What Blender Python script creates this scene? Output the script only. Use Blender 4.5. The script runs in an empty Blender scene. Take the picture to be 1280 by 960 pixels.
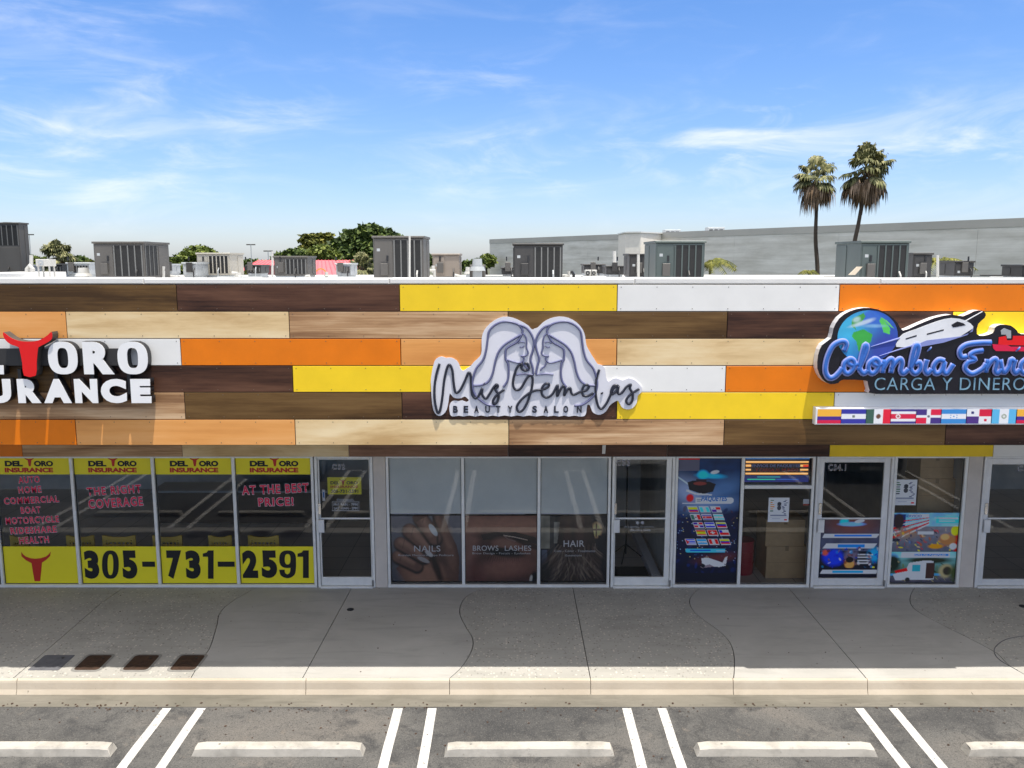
import bpy, math, random
import numpy as np
from mathutils import Vector, Matrix
random.seed(7); np.random.seed(7)
SC = bpy.context.scene
C = SC.collection
R = math.radians

# ------------------------------------------------------------------ camera
CAM_H = 5.4; PITCH = R(8.45); F = 1050.0
cd = bpy.data.cameras.new('camera'); cam = bpy.data.objects.new('camera', cd); C.objects.link(cam)
cd.sensor_width = 36; cd.lens = F / 1280 * 36; cd.clip_start = 0.1; cd.clip_end = 5000
cam.location = (0, 0, CAM_H); cam.rotation_euler = (R(90) - PITCH, 0, 0)
SC.camera = cam

# ------------------------------------------------------------------ light and exposure
SUN = Vector((0.137, -0.190, 0.97)).normalized()
SUN_EL = math.asin(SUN.z); SUN_AZ = math.atan2(SUN.x, SUN.y)
sd = bpy.data.lights.new('sun', 'SUN'); sd.energy = 4.0; sd.angle = R(0.5); sd.color = (1.0, 0.955, 0.88)
so = bpy.data.objects.new('sun', sd); C.objects.link(so)
so.rotation_euler = SUN.to_track_quat('Z', 'Y').to_euler()
SC.view_settings.view_transform = 'Standard'; SC.view_settings.look = 'None'
SC.view_settings.exposure = 0.58; SC.view_settings.gamma = 1.0
SC.view_settings.use_curve_mapping = False
SC.cycles.use_denoising = True
SC.cycles.max_bounces = 8; SC.cycles.diffuse_bounces = 4; SC.cycles.transparent_max_bounces = 12
SC.cycles.caustics_reflective = False; SC.cycles.caustics_refractive = False

def build_world():
    w = bpy.data.worlds.new('World'); SC.world = w; w.use_nodes = True
    nt = w.node_tree; N = nt.nodes; L = nt.links; N.clear()
    out = N.new('ShaderNodeOutputWorld'); bg = N.new('ShaderNodeBackground'); bg.inputs[1].default_value = 0.15
    L.new(bg.outputs[0], out.inputs[0])
    sky = N.new('ShaderNodeTexSky'); sky.sky_type = 'NISHITA'; sky.sun_disc = False
    sky.sun_elevation = SUN_EL; sky.sun_rotation = SUN_AZ; sky.air_density = 1.0; sky.dust_density = 0.6; sky.ozone_density = 2.0
    tc = N.new('ShaderNodeTexCoord')
    def math_(op, a, b=None, clamp=False):
        n = N.new('ShaderNodeMath'); n.operation = op; n.use_clamp = clamp
        for i, v in enumerate((a, b)):
            if v is None: continue
            if isinstance(v, (int, float)): n.inputs[i].default_value = v
            else: L.new(v, n.inputs[i])
        return n.outputs[0]
    def mix(f, a, b, bt='MIX'):
        n = N.new('ShaderNodeMix'); n.data_type = 'RGBA'; n.blend_type = bt
        for i, v in ((0, f), (6, a), (7, b)):
            if isinstance(v, (int, float)): n.inputs[i].default_value = v
            elif isinstance(v, tuple): n.inputs[i].default_value = v
            else: L.new(v, n.inputs[i])
        return n.outputs[2]
    sep = N.new('ShaderNodeSeparateXYZ'); L.new(tc.outputs['Generated'], sep.inputs[0])
    # deeper blue away from the horizon
    el = math_('MULTIPLY', sep.outputs[2], 3.6, True)
    ramp = N.new('ShaderNodeValToRGB'); L.new(el, ramp.inputs[0])
    e = ramp.color_ramp.elements
    e[0].position = 0.0; e[0].color = (0.64, 0.68, 0.86, 1); e[1].position = 1.0; e[1].color = (0.42, 0.60, 0.86, 1)
    m = ramp.color_ramp.elements.new(0.35); m.color = (0.52, 0.62, 0.84, 1)
    base = mix(1.0, sky.outputs[0], ramp.outputs[0], 'MULTIPLY')
    # cirrus: stretched 3D noise on the view direction, gathered into a few wisps
    def streak(scale, rot, seed, lo, hi, stretch=(1, 1, 5.5)):
        mp = N.new('ShaderNodeMapping'); L.new(tc.outputs['Generated'], mp.inputs[0])
        mp.inputs['Rotation'].default_value = (0, R(rot), 0); mp.inputs['Scale'].default_value = stretch
        mp.inputs['Location'].default_value = (seed, seed * .3, 0)
        n = N.new('ShaderNodeTexNoise'); n.inputs['Scale'].default_value = scale; n.inputs['Detail'].default_value = 9
        n.inputs['Roughness'].default_value = 0.60; n.inputs['Distortion'].default_value = 0.7
        L.new(mp.outputs[0], n.inputs['Vector'])
        mr = N.new('ShaderNodeMapRange'); mr.clamp = True; mr.interpolation_type = 'SMOOTHSTEP'
        mr.inputs[1].default_value = lo; mr.inputs[2].default_value = hi; L.new(n.outputs[0], mr.inputs[0])
        return mr.outputs[0]
    a = streak(4.2, -9, 3.1, 0.46, 0.82, (1, 1, 4.2))
    b = streak(9.5, 7, 9.7, 0.48, 0.84, (1, 1, 3.2))
    def blob(px, py, size):   # a patch of sky by its direction
        v = Vector(((px - 640) / F, 1, (480 - py) / F)); v.rotate(Matrix.Rotation(-PITCH, 3, 'X')); v.normalize()
        n = N.new('ShaderNodeVectorMath'); n.operation = 'DISTANCE'
        s = N.new('ShaderNodeVectorMath'); s.operation = 'SUBTRACT'; L.new(tc.outputs['Generated'], s.inputs[0]); s.inputs[1].default_value = v
        sc_ = N.new('ShaderNodeVectorMath'); sc_.operation = 'MULTIPLY'; L.new(s.outputs[0], sc_.inputs[0]); sc_.inputs[1].default_value = (1, 1, 3.2)
        ln = N.new('ShaderNodeVectorMath'); ln.operation = 'LENGTH'; L.new(sc_.outputs[0], ln.inputs[0])
        mr = N.new('ShaderNodeMapRange'); mr.clamp = True; mr.interpolation_type = 'SMOOTHSTEP'
        mr.inputs[1].default_value = 0.0; mr.inputs[2].default_value = size; mr.inputs[3].default_value = 1; mr.inputs[4].default_value = 0
        L.new(ln.outputs[1], mr.inputs[0]); return mr.outputs[0]
    wsum = None
    for (px, py, s, k) in ((935, 180, .26, 1.0), (640, 205, .19, .8), (150, 125, .22, .65), (60, 195, .30, .9), (600, 100, .13, .45), (300, 130, .16, .7), (1200, 180, .24, .8), (100, 20, .2, .4)):
        q = math_('MULTIPLY', blob(px, py, s), k)
        wsum = q if wsum is None else math_('MAXIMUM', wsum, q)
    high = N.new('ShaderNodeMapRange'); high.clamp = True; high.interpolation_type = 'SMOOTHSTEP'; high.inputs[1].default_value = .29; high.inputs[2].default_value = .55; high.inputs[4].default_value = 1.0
    L.new(sep.outputs[2], high.inputs[0])   # bright cloud cover added above the view to lift and whiten the shade
    cl = math_('ADD', math_('MULTIPLY', math_('ADD', math_('MULTIPLY', a, 1.3), math_('MULTIPLY', b, .9)), math_('ADD', wsum, 0.16), True), math_('MULTIPLY', high.outputs[0], math_('ADD', math_('MULTIPLY', a, .5), .75)), True)
    lowv = math_('MULTIPLY', math_('SUBTRACT', 1.0, math_('MULTIPLY', sep.outputs[2], 6.0, True)), 0.16)
    cl2 = math_('ADD', math_('MULTIPLY', cl, 0.85), math_('MULTIPLY', lowv, math_('ADD', a, .25)), True)
    cl2 = math_('MULTIPLY', cl2, .68)
    col = mix(cl2, base, (5.2, 5.25, 5.5, 1))
    fill_veil = math_('MULTIPLY', high.outputs[0], .8)
    col = mix(fill_veil, col, (6.3, 6.1, 5.75, 1))  # warm white laid over the unseen upper sky, added as shade fill
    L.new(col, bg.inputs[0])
build_world()

# ------------------------------------------------------------------ photo-measured positions on real planes
cT, sT = math.cos(PITCH), math.sin(PITCH)
def P(px, py, Y):
    t = (480 - py) / F
    dz = Y * (t * cT - sT) / (cT + t * sT)
    D = Y * cT - dz * sT
    return ((px - 640) / F * D, CAM_H + dz)
def G(px, py, z=0.0):
    t = (480 - py) / F; dz = z - CAM_H
    Y = dz * (cT + t * sT) / (t * cT - sT)
    D = Y * cT - dz * sT
    return ((px - 640) / F * D, Y)
YF, YS = 9.95, 13.37     # fascia plane, storefront glass plane
ZA = -0.18               # asphalt

# ------------------------------------------------------------------ materials
def s2l(c): return tuple(((v / 255) / 12.92 if v / 255 <= .04045 else ((v / 255 + .055) / 1.055) ** 2.4) for v in c)
class NT:
    def __init__(s, name):
        s.m = bpy.data.materials.new(name); s.m.use_nodes = True
        s.nt = s.m.node_tree; s.N = s.nt.nodes; s.L = s.nt.links
        s.b = s.N['Principled BSDF']
    def new(s, t, **k):
        n = s.N.new(t)
        for a, v in k.items(): setattr(n, a, v)
        return n
    def link(s, a, b): s.L.new(a, b)
    def coord(s, scale=(1, 1, 1), rot=(0, 0, 0), rnd=False, kind='Object'):
        tc = s.new('ShaderNodeTexCoord'); mp = s.new('ShaderNodeMapping')
        mp.inputs['Scale'].default_value = scale; mp.inputs['Rotation'].default_value = rot
        s.link(tc.outputs[kind], mp.inputs[0])
        if rnd:
            oi = s.new('ShaderNodeObjectInfo'); mu = s.new('ShaderNodeMath', operation='MULTIPLY'); mu.inputs[1].default_value = 37.0
            s.link(oi.outputs['Random'], mu.inputs[0])
            ad = s.new('ShaderNodeVectorMath', operation='ADD'); s.link(mp.outputs[0], ad.inputs[0]); s.link(mu.outputs[0], ad.inputs[1])
            return ad.outputs[0]
        return mp.outputs[0]
    def noise(s, vec, scale=5, detail=4, rough=.55, dist=0):
        n = s.new('ShaderNodeTexNoise'); n.inputs['Scale'].default_value = scale; n.inputs['Detail'].default_value = detail
        n.inputs['Roughness'].default_value = rough; n.inputs['Distortion'].default_value = dist
        s.link(vec, n.inputs['Vector']); return n.outputs[0]
    def ramp(s, f, stops):
        r = s.new('ShaderNodeValToRGB'); s.link(f, r.inputs[0]); e = r.color_ramp.elements
        while len(e) < len(stops): e.new(0.5)
        for i, (p, c) in enumerate(stops): e[i].position = p; e[i].color = (*c, 1) if len(c) == 3 else c
        return r.outputs[0]
    def mix(s, f, a, b, bt='MIX'):
        n = s.new('ShaderNodeMix', data_type='RGBA', blend_type=bt)
        for i, v in ((0, f), (6, a), (7, b)):
            if isinstance(v, (int, float)): n.inputs[i].default_value = v
            elif isinstance(v, tuple): n.inputs[i].default_value = (*v, 1) if len(v) == 3 else v
            else: s.link(v, n.inputs[i])
        return n.outputs[2]
    def maprange(s, f, a, b, c=0, d=1):
        n = s.new('ShaderNodeMapRange'); n.clamp = True
        for i, v in enumerate((a, b, c, d)): n.inputs[i + 1].default_value = v
        s.link(f, n.inputs[0]); return n.outputs[0]
    def math(s, op, a, b):
        n = s.new('ShaderNodeMath', operation=op)
        for i, v in enumerate((a, b)):
            if isinstance(v, (int, float)): n.inputs[i].default_value = v
            else: s.link(v, n.inputs[i])
        return n.outputs[0]
    def color(s, c):
        if isinstance(c, tuple): s.b.inputs['Base Color'].default_value = (*c, 1)
        else: s.link(c, s.b.inputs['Base Color'])
    def bump(s, h, strength=.3, dist=.01):
        n = s.new('ShaderNodeBump'); n.inputs['Strength'].default_value = strength; n.inputs['Distance'].default_value = dist
        s.link(h, n.inputs['Height']); s.link(n.outputs[0], s.b.inputs['Normal'])

def plain(name, col, rough=.5, metal=0, var=.12, scale=3, bump=0, spec=.5, streak=False):
    t = NT(name)
    v = t.coord((1, 1, .25) if streak else (1, 1, 1), rnd=True)
    n = t.noise(v, scale, 6, .6)
    d = tuple(max(0, c * (1 - var)) for c in col); u = tuple(min(1, c * (1 + var * .6)) for c in col)
    t.color(t.ramp(n, [(.3, d), (.7, u)]))
    t.b.inputs['Roughness'].default_value = rough; t.b.inputs['Metallic'].default_value = metal
    t.b.inputs['Specular IOR Level'].default_value = spec
    if bump: t.bump(t.noise(v, scale * 20, 3), bump, .005)
    return t.m

def wood(name, cols, gscale=5, stretch=.16, figure=.0, rough=.45, fine=.25):
    t = NT(name)
    warp = t.noise(t.coord((.35, 1, 1), rnd=True), 1.1, 2, .5)
    v = t.coord((stretch, 1, 1), rnd=True)
    if figure:
        w = t.new('ShaderNodeVectorMath', operation='MULTIPLY_ADD'); cmb = t.new('ShaderNodeCombineXYZ')
        t.link(t.math('MULTIPLY', warp, figure), cmb.inputs[2]); t.link(v, w.inputs[0]); w.inputs[1].default_value = (1, 1, 1); t.link(cmb.outputs[0], w.inputs[2]); v = w.outputs[0]
    big = t.noise(v, gscale, 5, .62, .25)
    rings = t.math('PINGPONG', t.math('MULTIPLY', t.noise(v, gscale * .35, 1, .4), 9 if figure else 5), 1.0)
    fin = t.noise(t.coord((stretch * .22, 1, 1), rnd=True), 30, 4, .7)
    f = t.math('ADD', t.math('MULTIPLY', big, .72), t.math('MULTIPLY', rings, .20))
    f = t.math('ADD', f, t.math('MULTIPLY', t.math('SUBTRACT', fin, .5), fine))
    k = len(cols)
    t.color(t.ramp(f, [(.30 + .36 * i / (k - 1), c) for i, c in enumerate(cols)]))
    t.b.inputs['Roughness'].default_value = rough; t.b.inputs['Specular IOR Level'].default_value = .3
    return t.m

M = {}
M['walnut'] = wood('golden walnut laminate', [(.058, .028, .008), (.12, .062, .019), (.18, .10, .034)], 6, .13, fine=.5)
M['redwalnut'] = wood('red walnut laminate', [(.030, .012, .007), (.085, .036, .020), (.14, .064, .036)], 6, .13, fine=.45)
M['maple'] = wood('light maple laminate', [(.56, .36, .16), (.76, .55, .29), (.86, .68, .41)], 4, .22, figure=.35, fine=.22)
M['zebra'] = wood('streaked tan laminate', [(.27, .14, .065), (.48, .28, .14), (.68, .46, .27)], 8, .09, figure=.12, fine=.6)
M['peach'] = wood('peach cherry laminate', [(.66, .27, .07), (.78, .35, .10), (.84, .41, .14)], 5, .12, fine=.22)
M['redoak'] = wood('mid red brown laminate', [(.13, .06, .035), (.24, .12, .07), (.33, .18, .11)], 6, .13, fine=.5)
M['yellow'] = plain('yellow laminate panel', (.95, .64, .02), .35, var=.06, spec=.4)
M['orange'] = plain('orange laminate panel', (.82, .20, .003), .35, var=.08, spec=.4)
M['white'] = plain('white laminate panel', (.84, .82, .78), .35, var=.04, spec=.4)
M['backing'] = plain('dark joint backing', (.03, .02, .015), .8)
M['screw'] = plain('panel screw metal', (.20, .15, .11), .5, .6)
M['coping'] = plain('white painted metal coping', (.78, .76, .72), .4, var=.08, scale=2)
M['roofwhite'] = plain('white roof membrane', (.72, .71, .69), .7, var=.15, scale=.8)
M['stucco'] = plain('beige painted stucco', (.66, .58, .50), .85, var=.12, scale=2, bump=.3)
M['soffit'] = plain('white stucco soffit', (.78, .74, .68), .9, var=.1, bump=.2)
M['alu'] = plain('anodised aluminium frame', (.85, .83, .78), .4, .15, var=.10, scale=4)
M['alu_warm'] = plain('pale aluminium jamb', (.80, .78, .75), .42, .15, var=.10, scale=4)
M['intwall'] = plain('dim interior wall paint', (.72, .69, .64), .9)
M['black'] = plain('black paint', (.012, .012, .014), .4)
M['blackmatte'] = plain('black vinyl print', (.006, .006, .007), .5, var=0)
M['letterwhite'] = plain('white acrylic letter face', (.88, .87, .86), .3, var=.03)
M['red'] = plain('red acrylic face', (.80, .008, .010), .3, var=.04)
M['vinylyellow'] = plain('yellow window vinyl', (.93, .78, .02), .45, var=.05, scale=1.5)
M['vinylred'] = plain('dark red window vinyl', (.55, .025, .012), .45, var=.05)
M['vinylcrimson'] = plain('crimson window vinyl', (.72, .008, .06), .45, var=.05)
M['vinylwhite'] = plain('white window vinyl', (.78, .74, .76), .45, var=.05)
M['vinylpink'] = plain('pale pink outline vinyl', (.80, .66, .70), .45, var=.05)
M['paper'] = plain('white printed paper', (.72, .72, .70), .6, var=.03)
M['bluetext'] = plain('blue window print', (.02, .18, .55), .45, var=.05)
M['salonplate'] = plain('pale lilac sign plate', (.72, .71, .76), .35, var=.04)
M['salonline'] = plain('slate lilac raised line', (.125, .130, .24), .4, var=.05)
M['salonink'] = plain('charcoal raised lettering', (.018, .020, .035), .35, var=.1)
M['cargotext'] = plain('steel blue sign lettering', (.20, .36, .48), .3, var=.05)
M['signblack'] = plain('black sign face', (.010, .009, .016), .25, var=.2)
M['signwhite'] = plain('white painted sign return', (.80, .80, .82), .4)
M['scriptblue'] = plain('royal blue script lettering', (.03, .14, .52), .6, var=.25, scale=6)
M['scriptrim'] = plain('pale lilac lettering rim', (.26, .30, .62), .6, var=.1)

M['wheelstop'] = None
M['chairyellow'] = plain('yellow moulded plastic', (.62, .40, .06), .45, var=.08)
M['cardboard'] = plain('brown cardboard', (.50, .32, .165), .85, var=.12, scale=6)
M['tape'] = plain('brown packing tape', (.28, .17, .08), .4)
M['redbarrel'] = plain('dark red plastic', (.30, .018, .03), .35, var=.12)
M['rubber'] = plain('black rubber', (.02, .02, .02), .85)
M['castiron'] = plain('rusty brown cover plate', (.055, .028, .016), .7, .1, var=.45, scale=14, bump=.3)
M['castrim'] = plain('grey iron rim', (.26, .25, .23), .7, .2, var=.2, scale=8)
M['conclid'] = plain('dark concrete lid', (.12, .12, .13), .85, var=.2, scale=9, bump=.3)
def worn(name, col, under, lo, hi, sc_, dirt):
    t = NT(name); v = t.coord(rnd=True); n = t.noise(v, sc_, 6, .75); d = t.noise(v, sc_ * .16, 4, .6)
    c = t.mix(t.maprange(d, .45, .75, 0, dirt), col, tuple(k * .5 for k in col)); c = t.mix(t.maprange(n, lo, hi), c, under)
    t.color(c); t.b.inputs['Roughness'].default_value = .85; t.bump(n, .5, .006); return t.m
M['paintline'] = worn('worn white road paint', (.58, .56, .53), (.13, .125, .115), .56, .66, 22, .5)
M['pipewhite'] = plain('white pvc pipe', (.50, .49, .46), .5, var=.08)
M['acgrey'] = plain('grey brown sheet metal', (.095, .088, .080), .5, .15, var=.13, scale=2, streak=True)
M['acbeige'] = plain('beige sheet metal', (.42, .39, .33), .5, .1, var=.1, scale=2, streak=True)
M['acpale'] = plain('pale grey sheet metal', (.38, .40, .41), .5, .1, var=.1, scale=2, streak=True)
M['acdark'] = plain('charcoal sheet metal', (.038, .036, .035), .5, .15, var=.2, scale=2, streak=True)
M['acgreen'] = plain('green grey sheet metal', (.075, .095, .090), .45, .2, var=.14, scale=2, streak=True)
M['acbrown'] = plain('dusty brown sheet metal', (.25, .21, .175), .6, .1, var=.16, scale=2, streak=True)
M['coil'] = plain('dark condenser coil', (.018, .018, .018), .6, .3, var=.2, scale=12)
M['coilstrip'] = plain('light metal strip', (.15, .15, .145), .5, .2)
M['redroof'] = plain('coral red metal roofing', (.78, .13, .15), .5, var=.08)
M['creamwall'] = plain('cream painted stucco', (.86, .80, .71), .85, var=.07)
M['fan'] = plain('dark fan grille', (.05, .05, .05), .5)
M['bark'] = plain('grey brown palm bark', (.075, .055, .04), .9, var=.3, scale=2, bump=.4)
M['trunk'] = plain('dark bark', (.07, .05, .035), .9, var=.3, scale=3)
M['carblack'] = plain('black car paint', (.012, .012, .014), .15, .2)
M['carwhite'] = plain('white car paint', (.74, .74, .73), .2)
M['carglass'] = plain('dark tinted glass', (.015, .018, .02), .08)
M['carlight'] = plain('headlamp lens', (.55, .57, .6), .1, .4)
M['chrome'] = plain('chrome trim', (.6, .6, .6), .15, 1.0)
M['blind'] = plain('grey white frosted film', (.92, .90, .83), .7, var=.10, scale=1.2)

def foliage(name, cols, scale=1.2):
    t = NT(name); n = t.noise(t.coord(rnd=True), scale, 5, .65)
    oi = t.new('ShaderNodeNewGeometry'); 
    f = t.math('ADD', t.math('MULTIPLY', n, .6), t.math('MULTIPLY', oi.outputs['Random Per Island'], .4))
    t.color(t.ramp(f, [(.3, cols[0]), (.5, cols[1]), (.72, cols[2])]))
    t.b.inputs['Roughness'].default_value = .6; t.b.inputs['Specular IOR Level'].default_value = .25
    return t.m
M['leafdark'] = foliage('dark green foliage', [(.026, .046, .012), (.065, .10, .022), (.14, .18, .038)])
M['leafmid'] = foliage('mid green foliage', [(.045, .065, .014), (.11, .15, .026), (.21, .24, .045)])
M['leafyellow'] = foliage('yellow green foliage', [(.05, .06, .012), (.13, .14, .022), (.26, .24, .05)])
M['palmleaf'] = foliage('palm fronds', [(.05, .055, .022), (.14, .145, .055), (.34, .31, .15)])
M['palmdry'] = foliage('dry hanging palm fronds', [(.07, .045, .025), (.20, .13, .075), (.42, .30, .21)])

def asphalt():
    t = NT('asphalt'); v = t.coord()
    big = t.noise(t.coord((.6, 1, 1)), .55, 5, .6, .8); mid = t.noise(v, 2.3, 6, .7, .5); fin = t.noise(v, 70, 3, .75)
    c = t.ramp(big, [(.36, (.060, .059, .058)), (.50, (.105, .101, .095)), (.64, (.145, .132, .118))])
    c = t.mix(t.maprange(mid, .50, .64, .0, .8), c, (.040, .040, .041))
    c = t.mix(t.maprange(t.noise(t.coord((1, 1, 1), (0, 0, 1)), 4.2, 5, .7), .60, .70, 0, .6), c, (.17, .145, .122))
    c = t.mix(t.maprange(fin, .58, .70, 0, .8), c, (.22, .205, .188))
    c = t.mix(t.maprange(fin, .44, .34), c, (.025, .025, .026))
    vo = t.new('ShaderNodeTexVoronoi', feature='DISTANCE_TO_EDGE'); vo.inputs['Scale'].default_value = .35; vo.inputs['Randomness'].default_value = 1
    wv = t.new('ShaderNodeVectorMath', operation='ADD'); nn = t.new('ShaderNodeTexNoise'); nn.inputs['Scale'].default_value = 1.5; nn.inputs['Detail'].default_value = 6
    t.link(v, nn.inputs['Vector']); t.link(v, wv.inputs[0]); t.link(nn.outputs['Color'], wv.inputs[1]); t.link(wv.outputs[0], vo.inputs['Vector'])
    c = t.mix(t.maprange(vo.outputs['Distance'], .005, .001, 0, .35), c, (.02, .02, .02))
    t.color(c); t.b.inputs['Roughness'].default_value = .92; t.bump(fin, .5, .006); return t.m
M['asphalt'] = asphalt()
def concrete(name, a, b, speck=False, bands=True, dirty=.5):
    t = NT(name); v = t.coord()
    n = t.noise(v, .9, 6, .62, .5); m = t.noise(t.coord((.5, 3, 1)), 1.6, 5, .65, .6); fin = t.noise(v, 45, 3, .7)
    c = t.ramp(n, [(.3, a), (.7, b)])
    c = t.mix(t.maprange(m, .50, .78, 0, dirty), c, tuple(k * .45 for k in a))
    sp = t.noise(v, 13, 2, .5)
    c = t.mix(t.maprange(sp, .74, .78, 0, .7), c, tuple(k * .25 for k in a))
    if speck:
        vo = t.new('ShaderNodeTexVoronoi'); vo.inputs['Scale'].default_value = 26; t.link(v, vo.inputs['Vector'])
        pick = t.new('ShaderNodeSeparateColor'); t.link(vo.outputs['Color'], pick.inputs[0])
        inside = t.maprange(vo.outputs['Distance'], .42, .25)
        c = t.mix(t.math('MULTIPLY', inside, t.maprange(pick.outputs[0], .72, .8)), c, (.62, .56, .48))
        c = t.mix(t.math('MULTIPLY', inside, t.maprange(pick.outputs[1], .75, .8, 0, .8)), c, (.20, .19, .17))
    t.color(c); t.b.inputs['Roughness'].default_value = .85
    t.bump(t.mix(.5, fin, sp), .35, .006); return t.m
M['conc'] = concrete('smooth grey concrete', (.37, .355, .325), (.46, .44, .405), dirty=.35)
M['aggr'] = concrete('exposed aggregate concrete', (.345, .33, .295), (.43, .41, .37), True, dirty=.3)
M['kerb'] = concrete('sandy kerb concrete', (.48, .40, .30), (.60, .52, .41), dirty=.3)
M['gutter'] = concrete('stained gutter concrete', (.125, .115, .09), (.22, .20, .165), dirty=.6)
M['ground'] = plain('distant lot and lawn', (.09, .095, .06), .95, var=.3, scale=.05)

def tilefloor():
    t = NT('grey floor tile'); v = t.coord()
    br = t.new('ShaderNodeTexBrick', offset=0.0); t.link(v, br.inputs['Vector'])
    br.inputs['Color1'].default_value = (.46, .40, .36, 1); br.inputs['Color2'].default_value = (.52, .45, .41, 1); br.inputs['Mortar'].default_value = (.16, .14, .125, 1)
    br.inputs['Scale'].default_value = 1; br.inputs['Brick Width'].default_value = .6; br.inputs['Row Height'].default_value = .6; br.inputs['Mortar Size'].default_value = .006
    t.color(br.outputs[0]); t.b.inputs['Roughness'].default_value = .4; return t.m
M['tile'] = tilefloor()
def streakwall():
    t = NT('grey weathered wall'); v = t.coord((.05, .05, 1.0))
    n = t.noise(v, 2.2, 6, .62, .4); n2 = t.noise(t.coord((.16, .16, .5)), 2.6, 5, .6)
    c = t.ramp(t.math('ADD', t.math('MULTIPLY', n, .6), t.math('MULTIPLY', n2, .4)), [(.36, (.54, .52, .46)), (.5, (.68, .66, .60)), (.64, (.82, .80, .74))])
    t.color(c); t.b.inputs['Roughness'].default_value = .9; return t.m
M['farwall'] = streakwall()
M['farband'] = plain('darker grey parapet band', (.50, .485, .44), .9, var=.1, scale=.3)

def glass():
    m = bpy.data.materials.new('storefront glass'); m.use_nodes = True; nt = m.node_tree; N = nt.nodes; L = nt.links; N.clear()
    o = N.new('ShaderNodeOutputMaterial'); mx = N.new('ShaderNodeMixShader'); tr = N.new('ShaderNodeBsdfTransparent'); gl = N.new('ShaderNodeBsdfGlossy')
    tr.inputs[0].default_value = (.93, .95, .94, 1); gl.inputs['Roughness'].default_value = 0.0; gl.inputs[0].default_value = (1, 1, 1, 1)
    fr = N.new('ShaderNodeFresnel'); fr.inputs[0].default_value = 1.52
    mu = N.new('ShaderNodeMath'); mu.operation = 'MULTIPLY_ADD'; mu.inputs[1].default_value = 1.05; mu.inputs[2].default_value = .0
    tc = N.new('ShaderNodeTexCoord'); no = N.new('ShaderNodeTexNoise'); no.inputs['Scale'].default_value = .9; bp = N.new('ShaderNodeBump'); bp.inputs['Strength'].default_value = .06; bp.inputs['Distance'].default_value = .02
    L.new(tc.outputs['Object'], no.inputs['Vector']); L.new(no.outputs[0], bp.inputs['Height']); L.new(bp.outputs[0], gl.inputs['Normal'])
    L.new(fr.outputs[0], mu.inputs[0]); L.new(mu.outputs[0], mx.inputs[0]); L.new(tr.outputs[0], mx.inputs[1]); L.new(gl.outputs[0], mx.inputs[2]); L.new(mx.outputs[0], o.inputs[0])
    return m
M['glass'] = glass()
def printmat(name='printed picture', rough=.5):
    t = NT(name); a = t.new('ShaderNodeAttribute', attribute_name='print'); t.color(a.outputs['Color'])
    t.b.inputs['Roughness'].default_value = rough; return t.m
M['print'] = printmat()
def screenmat():
    t = NT('lit led screen'); a = t.new('ShaderNodeAttribute', attribute_name='print'); t.color((.01, .01, .01))
    t.link(a.outputs['Color'], t.b.inputs['Emission Color']); t.b.inputs['Emission Strength'].default_value = .62; t.b.inputs['Roughness'].default_value = .4; return t.m
M['screen'] = screenmat()

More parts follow.
